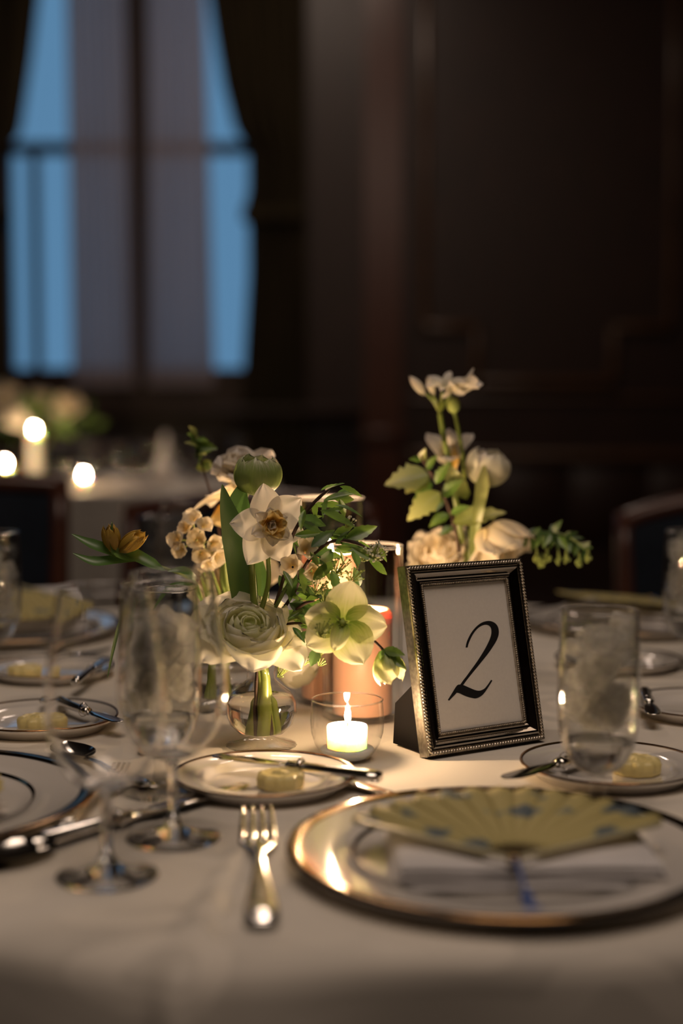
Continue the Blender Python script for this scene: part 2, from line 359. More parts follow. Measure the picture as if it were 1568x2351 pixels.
# wainscot, pilaster, stool and the stepped panel moulding
Geo().box(WX0 - .35, wx(832), YW - .16, YW - .001, wz(955), wz(935), .006).obj('trim_1', M_WOOD)['kind'] = 'structure'
g = Geo(); g.box(wx(836), wx(922), YW - .10, YW - .001, 0, ZC - .001); g.obj('pilaster', M_WOODCH, wall, False)
Geo().box(wx(828), wx(930), YW - .13, YW - .0012, wz(1010), wz(985), .008).obj('pilaster_cap', M_WOODCH, wall)
def moulding(pts, name, w=.05, d=.045):
    t = thing(name, 'dark mahogany panel moulding', 'trim'); t['kind'] = 'structure'
    for (a, b), (c, e) in zip(pts[:-1], pts[1:]):
        A = Vector((wx(a), YW, wz(b))); B = Vector((wx(c), YW, wz(e)))
        x0, x1 = sorted((A.x, B.x)); z0, z1 = sorted((A.z, B.z))
        bm = Geo().box(x0 - w / 2, x1 + w / 2, YW - d, YW - .0015, z0 - w / 2, z1 + w / 2, .014)
        bm.obj('moulding_strip', M_MOULD, t)
    return t
moulding([(972, -60), (972, 752), (1092, 752), (1092, 878), (1402, 878), (1402, 752), (1532, 752), (1532, -60)], 'trim_2')
moulding([(940, 1046), (2300, 1046)], 'trim_3', .06, .06)
moulding([(940, 915), (2300, 915)], 'trim_4', .03, .03)
for a, b in ((950, 1110), (1130, 1290), (1310, 1470), (1490, 1650)):
    Geo().box(wx(a), wx(b), YW - .03, YW - .001, wz(1240), wz(1075), .012).obj('wainscot_panel', M_WOOD, wall)
Geo().box(XL, XR, YW - .03, YW - .0005, 0, .16).obj('baseboard_back', M_WOOD, smooth=False)['kind'] = 'structure'

def drape(name, label, outer_px, inner, side):
    t = thing(name, label, 'curtain', (0, 0, 0))
    ys = [p[0] for p in inner]
    def inn(py):
        for (a, x), (b, x2) in zip(inner[:-1], inner[1:]):
            if a <= py <= b: return x + (x2 - x) * (py - a) / (b - a)
        return inner[-1][1] if py > inner[-1][0] else inner[0][1]
    def fn(u, v):
        z = .02 + (4.1 - .02) * u; py = 950 - (z - CAM.z) / YW * FPX
        x0, x1 = wx(outer_px), wx(inn(py)); x = x0 + (x1 - x0) * v
        return Vector((x, YW - .13 + .035 * math.sin(v * 34 + .6 * math.sin(z * 2)) + .012 * math.sin(v * 71), z))
    g = Geo(); g.grid(fn, 70, 60); o = g.obj('fabric', M_DRAPE, t)
    md = o.modifiers.new('thickness', 'SOLIDIFY'); md.thickness = .004
    c = inn(500); x0, x1 = sorted((wx(outer_px), wx(c)))
    Geo().box(x0, x1 + .0, YW - .19, YW - .075, wz(515), wz(485), .01).obj('tieback', M_BRASS if False else M_DRAPE, t)
drape('drape', 'dark olive drape tied back beside the far edge of the window', -260, [(-60, 130), (0, 118), (160, 95), (330, 66), (365, 22), (400, 16), (455, 20), (500, 46), (540, 28), (840, 38), (1300, 40)], -1)
drape('drape', 'dark olive drape hanging between the blue window and the dark panelling', 706, [(-60, 478), (0, 486), (100, 500), (220, 520), (320, 546), (360, 574), (430, 580), (500, 562), (545, 580), (840, 562), (1300, 558)], 1)
def sheer_panel(x0t, x1t, x0b, x1b, label):
    def fn(u, v):
        z = WZ0 - .02 + (WZ1 - WZ0 + .06) * u
        x = wx(x0b + (x1b - x0b) * v) * (1 - u) + wx(x0t + (x1t - x0t) * v) * u
        return Vector((x, YW - .035 + .012 * math.sin(v * 42 + z) + .005 * math.sin(v * 95), z))
    g = Geo(); g.grid(fn, 30, 70); o = g.obj('sheer_curtain', M_SHEER); tag(o, label, 'curtain'); return o
sheer_panel(168, 294, 170, 316, 'grey sheer curtain over the window half away from the panelling')
sheer_panel(352, 474, 342, 496, 'grey sheer curtain over the window half beside the panelling')

# ------------------------------------------------------------------ tables
def round_table(name, label, c, rad, seed, crease=None):
    rnd = random.Random(seed); ph = [rnd.uniform(0, 6.28) for _ in range(4)]
    t = thing(name, label, 'table', (c[0], c[1], 0))
    Geo().lathe([(1e-5, TZ - .03), (rad - .012, TZ - .03), (rad - .012, TZ - .004), (1e-5, TZ - .004)], 64).obj('table_top', M_WOODCH, t)
    g = Geo(); g.lathe([(.28, .0), (.28, .03), (.06, .08), (.05, TZ - .03)], 24); g.obj('pedestal', M_WOODCH, t)
    def fn(u, v):
        a = 2 * pi * v
        if u < .5: r, z, k = rad * .978 * (u / .5), TZ, 0
        elif u < .58:
            q = (u - .5) / .08 * pi / 2; r = rad * .978 + .022 * rad * math.sin(q); z = TZ - .022 * rad * (1 - math.cos(q)); k = (u - .5) / .08 * .1
        else:
            q = (u - .58) / .42; z = TZ - .022 * rad - q * (TZ - .05 - .022 * rad); r = rad; k = .1 + .9 * q
        fold = .055 * math.sin(11 * a + ph[0] + .8 * math.sin(2 * a + ph[1])) + .025 * math.sin(23 * a + ph[2])
        r += (fold + .03) * k
        if crease is not None:
            da = math.atan2(math.sin(a - crease), math.cos(a - crease)) * rad
            if r > rad * .62:
                s = min(1, (r - rad * .62) / (.25 * rad)); e = math.exp(-(da / .008) ** 2) * .0085 * s
                if u < .5: z += e
                else: r += e * 1.6
        return Vector((r * math.cos(a), r * math.sin(a), z))
    g = Geo(); na = 560 if crease is not None else 200; g.grid(fn, 60, na)
    cl = put('tablecloth', g.mesh('tablecloth', M_CLOTH), None, (c[0], c[1], 0)); tag(cl, 'floor-length ivory damask cloth on the table with the framed number' if crease is not None else 'ivory cloth hanging from the blurred table near the window', 'tablecloth')
    return t
TC = Vector((0, 1.485, TZ)); TR = .741
edge = on_z(441, 2150); CRE = math.atan2(edge.y - TC.y, edge.x - TC.x)
round_table('round_table', 'round banquet table under ivory damask cloth set with the framed number', TC, TR, 3, CRE)
BC = Vector((-1.02, 6.0, TZ)); BR = .74
round_table('round_table', 'round banquet table under ivory cloth set with blurred candles near the window', BC, BR, 8)

# ------------------------------------------------------------------ chairs
def chair(label, x, y, face, h=.92, crest=.03, width=.46):
    t = thing('dining_chair', label, 'chair', (x, y, 0), face, 'mahogany chairs with navy upholstery')
    W = width / 2; sh = .47
    def cushion(x0, x1, y0, y1, z0, z1): return Geo().box(x0, x1, y0, y1, z0, z1, .018)
    cushion(-W + .01, W - .01, -.22, .20, sh - .06, sh + .02).obj('seat', M_NAVY, t)
    g = Geo(); g.box(-W, W, -.23, .21, sh - .11, sh - .055, .006); g.obj('seat_rail', M_WOODCH, t)
    def yb(z): return .21 + .09 * max(0, (z - sh)) / .45
    for s in (-1, 1):
        Geo().tube([(s * (W - .018), .20, 0), (s * (W - .018), .20, sh), (s * (W - .018), yb(h), h - crest * .9)], [.017, .02, .019], 8).obj('back_post', M_WOODCH, t)
        Geo().tube([(s * (W - .025), -.20, 0), (s * (W - .025), -.20, sh - .06)], [.014, .02], 8, 1).obj('leg', M_WOODCH, t)
    def ct(xx): return h - crest * (xx / W) ** 2
    g = Geo(); g.tube([(W * k / 6 * .96, yb(h), ct(W * k / 6) - .012) for k in range(-6, 7)], .021, 8, 2); g.obj('crest_rail', M_WOODCH, t)
    def fb(front):
        def fn(u, v):
            xx = (W - .03) * (2 * v - 1); z = sh + .09 + (ct(xx) - .03 - sh - .09) * u
            e = min(1, 8 * min(u, 1 - u, v, 1 - v)); return Vector((xx, yb(z) + (front * (.012 + .016 * math.sqrt(e)))-.0, z))
        return fn
    g = Geo(); g.grid(fb(-1), 10, 14); g.grid(fb(1), 10, 14); g.obj('back_cushion', M_NAVY, t)
    return t
# backrest is at local +y; chairs beyond our table face the camera, so their backs stand away from it
chair('navy chair whose solid dark back stands beside the far yellow fan', -.735, 2.40, .12, .925, .012, .50)
chair('navy chair directly behind the flowers and glass cylinders', -.18, 2.57, 0, .880, .03, .52)
chair('navy chair with mahogany post behind the near water goblet', .775, 2.54, -.12, .885, .05, .52)
chair('blurred chair on the window side of the back table', -1.35, 7.05, .25, .90, .03)

# ------------------------------------------------------------------ candles
FLAME = [(1e-5, 0), (.0022, .001), (.0040, .005), (.0045, .009), (.0038, .015), (.0022, .021), (.0009, .0255), (1e-5, .028)]
flame_me = Geo().lathe(FLAME, 12).mesh('flame', M_FLAME)
def wick_flame(t, z, s=1., x=0., y=0.):
    wk = Geo().tube([(x, y, z - .004), (x + .0005, y, z + .003), (x + .001, y, z + .007 * s)], .0008, 6, 2).obj('wick', M_WICK, t)
    return put('flame', flame_me, wk, (x + .0005, y, z + .003), None, s)
def votive(px, py, label, glass_label, loc=None, s=1.):
    p = loc or on_z(px, py)
    gl = thing('votive_cup', glass_label, 'candle holder', p)
    gl.scale = (s,) * 3
    prof = [(.0006, .0), (.016, .0), (.0175, .0012), (.0225, .006), (.0275, .014), (.0305, .024), (.0312, .034), (.0305, .044), (.0298, .0515)]
    Geo().lathe(prof, 48).obj('bowl', M_GLASS, gl)
    g = Geo(); tor = [(.0298 + .0007 * math.cos(a), .0515 + .0007 * math.sin(a)) for a in [2 * pi * k / 8 for k in range(9)]]
    g.lathe(tor, 48); g.obj('rim', M_SOLID, gl)
    c = thing('votive_candle', label, 'candle', p + Vector((0, 0, .0022)) * s); c.scale = (s,) * 3
    Geo().lathe([(.0006, .0), (.017, .0003), (.0225, .0065), (.0222, .0082), (.017, .0085)], 36).obj('melted_wax', M_WHITEWAX, c)
    Geo().lathe([(.0168, .0078), (.0172, .026), (.0166, .0274), (.0150, .0276), (.012, .0266), (.0006, .0262)], 36).obj('wax_body', M_WHITEWAX, c)
    wick_flame(c, .0265, .60)
votive(797, 1744, 'lit white votive candle in front of the green stems and the framed number', 'round clear votive cup holding the lit white candle')
def hurricane(loc, r, hg, rc, hc, label_g, label_c, s=1., flame=.66):
    gl = thing('glass_cylinder', label_g, 'candle holder', loc)
    Geo().lathe([(.0006, .0015), (r - .004, .0015), (r, .004), (r, hg)], 48).obj('outer_wall', M_GLASS, gl)
    Geo().lathe([(.0006, .006), (r - .006, .006), (r - .0025, .009), (r - .0025, hg)], 48).obj('inner_wall', M_GLASS, gl)
    Geo().lathe([(r - .00125 + .0017 * math.cos(a), hg + .0015 * math.sin(a)) for a in [2 * pi * k / 8 for k in range(9)]], 48).obj('rim', M_EDGE, gl)
    c = thing('pillar_candle', label_c, 'candle', Vector(loc) + Vector((0, 0, .0065)))
    hc -= .0065
    Geo().lathe([(.0006, 0), (rc - .001, .0), (rc, .001), (rc, hc - .004), (rc - .003, hc), (rc - .007, hc - .001), (rc - .013, hc - .006), (.0006, hc - .009)], 48).obj('wax_body', M_PEACH, c)
    wick_flame(c, hc - .008, flame)
H2 = on_z(832, 1650); H1 = on_z(756, 1612)
hurricane(H1, .0355, .207, .028, .152, 'taller clear glass cylinder behind the leafy twigs', 'tall peach pillar candle burning behind the leafy twigs')
hurricane(H2, .0385, .166, .0285, .106, 'wide clear glass cylinder directly behind the large open pale hellebore', 'peach pillar candle directly behind the large open pale hellebore')

# ------------------------------------------------------------------ glassware
def refine(prof, k=4):
    out = []
    for i in range(len(prof) - 1):
        p0, p1, p2, p3 = [Vector(prof[min(max(j, 0), len(prof) - 1)]) for j in (i - 1, i, i + 1, i + 2)]
        for q in range(k):
            t = q / k; v = .5 * ((2 * p1) + (p2 - p0) * t + (2 * p0 - 5 * p1 + 4 * p2 - p3) * t * t + (3 * p1 - p0 - 3 * p2 + p3) * t ** 3); out.append((v.x, v.y))
    return out + [tuple(prof[-1])]
def walled(prof, th, foot_z, floor_z):
    """closed glass wall of thickness th round an outer bowl profile"""
    P = refine(prof); (r1, z1) = P[-1]; P = P[:-1] + [(r1, z1 - .0006), (r1, z1)]
    inner = [(r - th, z) for r, z in P[::-1] if z > floor_z + .001 and r > th + .004]
    return [(.0006, foot_z)] + P + inner + [(inner[-1][0] * .5, floor_z + .0002), (.0006, floor_z)]
WINE = [(.0036, .055), (.012, .0575), (.022, .064), (.031, .077), (.0360, .092), (.0375, .106), (.0362, .130), (.0325, .155), (.0285, .183)]
def wine_glass(loc, label, s=1., cat='wine glass'):
    t = thing('wine_glass', label, cat, loc); t.scale = (s,) * 3
    bw = Geo().lathe(walled(WINE, .0008, .0548, .0585), 56).obj('bowl', M_SOLID, t)
    Geo().lathe([(.0285 + .0006 * math.cos(a), .183 + .0006 * math.sin(a)) for a in [2 * pi * k / 8 for k in range(9)]], 56).obj('rim', M_SOLID, bw)
    Geo().lathe([(.0006, .0165), (.0036, .016), (.0033, .03), (.0034, .048), (.0042, .0535), (.0008, .0546)], 24).obj('stem', M_SOLID, t)
    Geo().lathe([(.0006, .0004), (.0315, .0004), (.0325, .0012), (.0315, .0022), (.018, .0042), (.0075, .0085), (.0040, .0150), (.0006, .0162)], 48).obj('foot', M_SOLID, t)
    return t
wine_glass(on_z(246, 2012), 'empty wine glass standing beside the dark-rimmed charger and its knife')
wine_glass(on_z(398, 1925), 'empty wine glass standing between the small gold-lined plate and the other wine glass')
GOB = [(.0055, .032), (.013, .034), (.0215, .041), (.0275, .053), (.0305, .070), (.0315, .092), (.0312, .120), (.0300, .145), (.0293, .158)]
def goblet(loc, label, s=1., level=.136, icy=True, seed=1):
    t = thing('water_goblet', label, 'water glass', loc); t.scale = (s,) * 3
    bw = Geo().lathe(walled(GOB, .0010, .0318, .0350), 56).obj('bowl', M_GOB, t)
    Geo().lathe([(.0293 + .0008 * math.cos(a), .158 + .0008 * math.sin(a)) for a in [2 * pi * k / 8 for k in range(9)]], 56).obj('rim', M_SOLID, bw)
    Geo().lathe([(.0006, .0004), (.0305, .0004), (.0318, .0014), (.0305, .0026), (.016, .0048), (.0075, .0095), (.0058, .018), (.0062, .027), (.0056, .0310), (.0006, .0316)], 48).obj('stem', M_GLASSW, t)
    pr = [(.0006, .0362)] + [(r - .0016, z) for r, z in refine(GOB) if .0385 < z < level - .002] + [(.0300 - .0015, level - .001), (.0275, level), (.0006, level)]
    lo = [p for p in pr if p[1] < .060]; hi = [p for p in pr if p[1] >= .060]
    Geo().lathe(lo + [(lo[-1][0] * .98, lo[-1][1] + .0004), (.0006, lo[-1][1] + .0005)], 48).obj('water', M_WATERR, t)
    Geo().lathe([(.0006, hi[0][1] - .001), (hi[0][0] * .98, hi[0][1] - .0008)] + hi, 48).obj('water', M_WATER, t)
    if icy:
        rnd = random.Random(seed); g = Geo(); k = 0
        while k < 40:
            a, r, z = rnd.uniform(0, 6.28), .0205 * math.sqrt(rnd.random()), rnd.uniform(.070, level - .002)
            e = rnd.uniform(.0070, .0100); b = Geo().box(-e, e, -e, e, -e * .8, e * .8, .0025)
            q = Quaternion((rnd.uniform(-1, 1), rnd.uniform(-1, 1), rnd.uniform(-1, 1)), rnd.uniform(0, 3)) if True else None
            b.xf(Matrix.Translation((r * math.cos(a), r * math.sin(a), z)) @ Quaternion(Vector((rnd.uniform(-1, 1), rnd.uniform(-1, 1), .3)).normalized(), rnd.uniform(0, 3)).to_matrix().to_4x4())
            g.add(b.V, b.F); k += 1
        o = g.obj('ice', M_ICE, None, loc=loc); o.scale = (s,) * 3
        tag(o, 'clear ice heaped in the ' + label, 'ice', None, 'stuff')
    return t
pg = on_z(1371, 1868); goblet(pg, 'water goblet standing behind the near yellow fan', .945, .146, True, 4)
pl = on_z(373, 1818); goblet(pl, 'water goblet standing behind the two empty wine glasses', 1.02, .132, True, 9)
pf = on_y(-16, 1300, 1.60); goblet(Vector((pf.x, 1.60, TZ)), 'water goblet beside the far yellow fan under the dark chair back', 1., .140, True, 12)
pf = on_y(1586, 1300, 1.62); goblet(Vector((pf.x, 1.62, TZ)), 'water goblet in front of the chair with the mahogany post', 1., .150, True, 15)
# slim tumbler just behind the iced goblet, and glasses on the far side of the table
ps = on_z(389, 1729); t = thing('slim_tumbler', 'slim straight glass tumbler just behind the iced goblet', 'glass', ps)
Geo().lathe([(.0006, .003), (.021, .003), (.0225, .006), (.0248, .142)], 48).obj('wall', M_GLASSW, t)
Geo().lathe([(.0248 + .0007 * math.cos(a), .142 + .0007 * math.sin(a)) for a in [2 * pi * k / 8 for k in range(9)]], 48).obj('rim', M_SOLID, t)
Geo().lathe([(.0006, .0004), (.020, .0004), (.0215, .003), (.0215, .007), (.0006, .008)], 40).obj('base', M_SOLID, t)
p = on_y(418, 1300, 1.92); wine_glass(Vector((p.x, 1.92, TZ)), 'hazy wine glass across the table below the cream flower cluster', .95)
p = on_y(318, 1300, 1.83); goblet(Vector((p.x, 2.02, TZ)), 'hazy goblet across the table beside the chair post', .92, .12, False)

# ------------------------------------------------------------------ china
def plate(name, label, loc, rad, cat='plate', wide=True, s=1.):
    t = thing(name, label, cat, loc)
    k = rad
    h = .0135 if wide else .012
    well = .66 * k
    prof = [(.0006, .0035), (well * .9, .0035), (well, .0050), (well * 1.05, .0085), (k * .80, h * .74), (k * .925 if wide else k * .97, h * .93), (k * .995, h), (k, h - .0012), (k * .99, h - .0028),
            (k * .93, h * .60), (k * .84, .0006), (k * .76, .0004), (k * .74, .0016), (.0006, .0016)]
    Geo().lathe(prof, 96).obj('dish', M_PORC, t)
    if wide:
        Geo().lathe([(k * .925, h * .93 + .0003), (k * .96, h * .965 + .0004), (k * .996, h + .0004), (k * 1.002, h - .0010)], 96).obj('rim_band', M_RIM, t)
        Geo().lathe([(well * 1.03, .0075), (well * 1.055, .0092)], 96).obj('inner_line', M_RIM, t)
    else:
        Geo().lathe([(k * .968, h * .93 + .0006), (k * .996, h + .0005), (k * 1.001, h - .0010)], 72).obj('gold_line', M_THINRIM, t)
    return t
def butter(loc, label, rz=0., r=.0185):
    t = tag(put('butter_pat', BUT, None, loc, (0, 0, rz), r / .0185), label, 'butter'); return t
def ripple(a, v): return .07 * math.cos(10 * a) * (1 if .2 < v else .4)
gb = Geo(); gb.lathe([(.0006, 0), (.0170, 0), (.0185, .0015), (.0185, .0085), (.0172, .0108), (.0140, .0120), (.0125, .0104), (.0102, .0118), (.0078, .0104), (.0058, .0124), (.0006, .0132)], 80, ripple=ripple)
BUT = gb.mesh('butter_pat', M_BUTTER)

def flat_strip(path, width, thick, n=10):
    """flatware body: centre path (x, z) stations with half widths"""
    g = Geo(); V, F = [], []
    for (y, z), hw, th in zip(path, width, thick):
        for k in range(n):
            a = 2 * pi * k / n; V.append((hw * math.cos(a), y, z + th * math.sin(a)))
    m = len(path)
    for i in range(m - 1):
        for k in range(n):
            l = (k + 1) % n; F.append((i * n + k, i * n + l, (i + 1) * n + l, (i + 1) * n + k))
    F.append(tuple(range(n - 1, -1, -1))); F.append(tuple((m - 1) * n + k for k in range(n)))
    return g.add(V, F)
def handle_geo(L0, L1, z0=.004):
    P = [(0, .0045), (.003, .0045), (.02, .0045), (.045, .0055), (.075, .0070), (.095, .0072)]
    W = [.0035, .0085, .0098, .0078, .0045, .0034]; T = [.001, .0016, .0017, .0016, .0018, .0020]
    return P, W, T
def fork(loc, rz, label, s=1.):
    t = thing('fork', label, 'fork', loc, rz); t.scale = (s,) * 3
    P, W, T = handle_geo(0, 0); P = P + [(.118, .006), (.130, .004), (.142, .0032), (.148, .0036)]; W = W + [.0038, .0085, .0118, .0122]; T = T + [.002, .0016, .0014, .0012]
    flat_strip(P, W, T, 12).obj('handle', M_SILVER, t)
    for x in (-.0096, -.0032, .0032, .0096):
        Geo().tube([(x, .146, .0036), (x, .165, .0050), (x * .97, .185, .0085), (x * .95, .198, .0118)], [.0023, .0021, .0017, .0009], 8, 3, .6).obj('tine', M_SILVER, t)
    Geo().box(-.006, .006, .010, .030, .0058, .0066, .0006).obj('relief', M_SILVER, t)
    return t
def spoon(loc, rz, label, s=1., rx=0.):
    t = thing('spoon', label, 'spoon', loc, rz); t.scale = (s,) * 3; t.rotation_euler.x = rx
    P, W, T = handle_geo(0, 0); P = P + [(.115, .006), (.128, .005)]; W = W + [.0032, .0055]; T = T + [.002, .0016]
    flat_strip(P, W, T, 12).obj('handle', M_SILVER, t)
    def bowl(off):
        def fn(u, v):
            y = .124 + .064 * u; hw = .0205 * (math.sin(pi * min(1, u * .96 + .03)) ** .62) * (1.06 - .2 * u); x = hw * (2 * v - 1)
            dep = .0085 * math.sin(pi * min(1, u + .02)) * (1 - (2 * v - 1) ** 2)
            return Vector((x, y, .0095 - dep + off))
        return fn
    g = Geo(); g.grid(bowl(0), 18, 14); g.grid(bowl(-.001), 18, 14); g.obj('bowl', M_SILVER, t)
    return t
def knife(loc, rz, label, s=1., tilt=0., butterk=False):
    t = thing('butter_knife' if butterk else 'table_knife', label, 'knife', loc, rz); t.scale = (s,) * 3; t.rotation_euler = (tilt, 0, rz)
    P = [(0, .006), (.002, .006), (.012, .006), (.035, .006), (.065, .006), (.082, .006), (.086, .006)]; W = [.004, .0085, .0095, .0075, .0058, .0068, .006]; T = [.003, .0048, .0052, .0046, .004, .0046, .004]
    flat_strip(P, W, T, 12).obj('handle', M_SILVER, t)
    Geo().lathe([(.0072, -.0015), (.0078, 0), (.0072, .0015)], 16).xf(Matrix.Translation((0, .074, .006)) @ Matrix.Rotation(pi / 2, 4, 'X')).obj('collar', M_SILVER, t)
    L = .075 if butterk else .115
    P = [(.084, .006), (.094, .006), (.105, .006), (.084 + L * .6, .006), (.084 + L * .85, .006), (.084 + L * .97, .006), (.084 + L, .006)]; W = [.004, .005, .0085, .0100, .0098, .006, .002]; T = [.002, .0013, .0010, .0008, .0007, .0006, .0004]
    flat_strip(P, W, T, 12).obj('blade', M_SILVER, t)
    return t

def dir_rz(a, b):
    d = Vector(b) - Vector(a); return math.atan2(d.y, d.x) - pi / 2
# folded napkin with a hand fan on it
def napkin(loc, rz, label, w=.168, d=.115, puff=1.):
    t = thing('napkin', label, 'napkin', loc, rz); t.scale = (1, 1, puff)
    rnd = random.Random(label)
    for k, (z0, z1, ins) in enumerate(((0, .0058, 0), (.0060, .0108, .004), (.0110, .0150, .007))):
        g = Geo(); ph = rnd.uniform(0, 6)
        def fn(top, z0=z0, z1=z1, ins=ins, ph=ph):
            def f(u, v):
                x = (w - ins) * (v - .5); y = (d - ins) * (u - .5)
                e = min(1, min(u, 1 - u, v, 1 - v) * 22); zm = (z0 + z1) / 2; hh = (z1 - z0) / 2 * math.sqrt(max(0, 1 - (1 - e) ** 2))
                z = zm + (hh if top else -hh) + (.0012 * math.sin(v * 9 + ph) * math.sin(u * 5 + ph) if top else 0)
                return Vector((x, y, z))
            return f
        g.grid(fn(True), 22, 26); g.grid(fn(False), 22, 26); g.obj('fold', M_NAPKIN, t)
    return t
def hand_fan(loc, rz, label, Rf=.138, half=46, blue=True, tilt=0., n=13):
    """an open scalloped paper fan, its pivot towards local -y"""
    t = thing('hand_fan', label, 'fan', loc, rz); t.rotation_euler = (tilt, 0, rz)
    r0 = .022
    for k in range(n):
        a0 = R(-half + 2 * half * k / n); a1 = R(-half + 2 * half * (k + 1) / n)
        def fn(u, v, a0=a0, a1=a1, k=k):
            a = a0 + (a1 - a0) * v; r = r0 + (Rf - r0) * u * (1 + .035 * math.sin(pi * v) - .012)
            z = .0005 + .0024 * (1 - abs(2 * v - 1)) * u + .010 * math.sin(pi * min(1, .5 + .5 * abs(math.sin(a)))) * 0 + .0002 * k
            return Vector((r * math.sin(a), r * math.cos(a), z))
        g = Geo(); g.grid(fn, 8, 6); o = g.obj('paper_panel', M_FAN, t)
        md = o.modifiers.new('thickness', 'SOLIDIFY'); md.thickness = .0005
    for a in (-half, half):
        q = R(a); Geo().tube([(0, 0, .001), (Rf * .97 * math.sin(q), Rf * .97 * math.cos(q), .0022)], [.0025, .0032], 8, 1, .4).obj('guard_stick', M_FANSTICK, t)
    Geo().lathe([(.0008, -.0015), (.004, -.001), (.004, .003), (.0008, .004)], 14).obj('rivet', M_BRASS, t)
    if blue:
        Geo().tube([(0, -.002, .002), (.002, -.020, .0005), (.004, -.034, -.006)], .0013, 8).obj('cord', M_TASSEL, t)
        g = Geo(); g.ball((.0045, -.038, -.0070), .0042)
        rnd = random.Random(5)
        for k in range(26):
            s = rnd.uniform(-1, 1); g.tube([(.0045, -.040, -.0075), (.007 + .004 * s, -.050, -.0095 + rnd.uniform(-.001, .002)), (.011 + .011 * s, -.060 - rnd.uniform(0, .006), -.0115)], .0008, 5, 2)
        o = g.obj('tassel', M_TASSEL, t); o['kind'] = 'stuff'
    return t
def setting(loc, label_where, face, nap=True, fan=True, rad=.145, lift=2, puff=1.):
    """charger with napkin and fan; face = direction (angle) from the diner towards the table centre"""
    plate('charger_plate', 'white charger with broad gold rim ' + label_where, loc, rad, 'plate', True)
    rz = face - pi / 2
    dirv = Vector((math.cos(face), math.sin(face), 0))
    up = .0575 * math.sin(R(-lift)) if lift < 0 else 0
    if nap: napkin(Vector(loc) - dirv * .022 + Vector((0, 0, .0042 + up)), rz, 'folded white napkin on the charger ' + label_where, puff=puff).rotation_euler.x = R(min(lift, 0))
    if fan: hand_fan(Vector(loc) - dirv * .074 + Vector((0, 0, .0042 + .0160 * puff + .0008 + up * 1.95 + (.0012 * lift if lift > 4 else 0))), rz, 'yellow floral hand fan on the charger ' + label_where, .132, 48, True, R(lift))
near = Vector((.104, .905, TZ))
plate('charger_plate', 'white charger with broad gold rim holding the fan with the blue tassel, beside the fork', near, .140)
napkin(near + Vector((.010, -.012, .0042)), R(2), 'folded white napkin under the near yellow fan')
hand_fan(near + Vector((.0, -.064, .0225)), R(-2), 'open yellow floral hand fan with blue tassel on the near charger', .116, 60, True, R(5))
lc = Vector((-.327, 1.022, TZ)); setting(lc, 'at the picture edge by the wine glasses', math.atan2(TC.y - lc.y, TC.x - lc.x))
fl = Vector((-.430, 1.87, TZ)); setting(fl, 'below the solid dark chair back', R(-72), lift=-15, puff=1.5)
fr = Vector((.385, 1.93, TZ)); setting(fr, 'under the mahogany chair post', math.atan2(TC.y - fr.y, TC.x - fr.x), lift=4, puff=1.7)
fm = Vector((-.10, 2.03, TZ)); plate('charger_plate', 'white charger with broad gold rim hidden behind the flower vases', fm, .145)
# side plates with butter and spreaders
def pz(px, py, dz): v = on_z(px, py, TZ + dz); return v
bC = on_z(608, 1806); plate('side_plate', 'small gold-lined plate with butter in front of the bud vase and votive', bC, .0715, wide=False)
butter(bC + Vector((.013, -.014, .0038)), 'butter pat on the plate in front of the bud vase', .3, .0180)
a = pz(876, 1787, .013); b = pz(516, 1748, .013)
knife(Vector((a.x, a.y, TZ + .0085)), dir_rz(a, b), 'butter knife lying across the plate in front of the votive', .92, R(1.2), True)
bD = on_z(1402, 1780); plate('side_plate', 'small gold-lined plate with butter beside the foot of the framed number', bD, .073, wide=False)
butter(bD + Vector((.0195, -.006, .0038)), 'butter pat seen beside the stem of the near water goblet', .8, .0190)
a = pz(1412, 1700, .02); b = pz(1226, 1772, .013)
knife(Vector((a.x, a.y, TZ + .009)), dir_rz(a, b), 'butter knife lying on the plate beside the framed number', .92, 0, True)
bB = Vector((-.279, 1.310, TZ)); plate('side_plate', 'small gold-lined plate with butter just behind the spoon tip', bB, .072, wide=False)
butter(bB + Vector((.002, -.026, .0038)), 'butter pat on the plate just behind the spoon tip', .1)
a = pz(268, 1642, .014); b = pz(150, 1612, .013); knife(Vector((b.x - .02, b.y, TZ + .0105)), dir_rz(b, a), 'butter knife seen through the wine glass on the plate behind the spoon', .85, 0, True)
bA = Vector((-.322, 1.565, TZ)); plate('side_plate', 'small gold-lined plate with butter in front of the napkin and fan by the dark chair', bA, .072, wide=False)
butter(bA + Vector((-.025, -.022, .0038)), 'butter pat on the plate below the far napkin and dark chair', .5)
a = pz(155, 1572, .013); b = pz(225, 1530, .016); knife(Vector((a.x, a.y, TZ + .0105)), dir_rz(a, b), 'butter knife propped on the plate below the far napkin', .80, R(2), True)
bE = Vector((.352, 1.365, TZ)); plate('side_plate', 'small gold-lined plate with butter cut by the picture edge beside the goblet', bE, .072, wide=False)
butter(bE + Vector((.004, -.004, .0038)), 'butter pat cut by the picture edge beside the goblet', .2)
a = pz(1478, 1590, .013); b = pz(1510, 1672, .012); knife(Vector((a.x, a.y, TZ + .0115)), dir_rz(a, b), 'butter knife on the plate cut by the picture edge', .75, 0, True)
bF = Vector((.318, 1.62, TZ)); plate('side_plate', 'small gold-lined empty plate behind the near water goblet', bF, .072, wide=False)
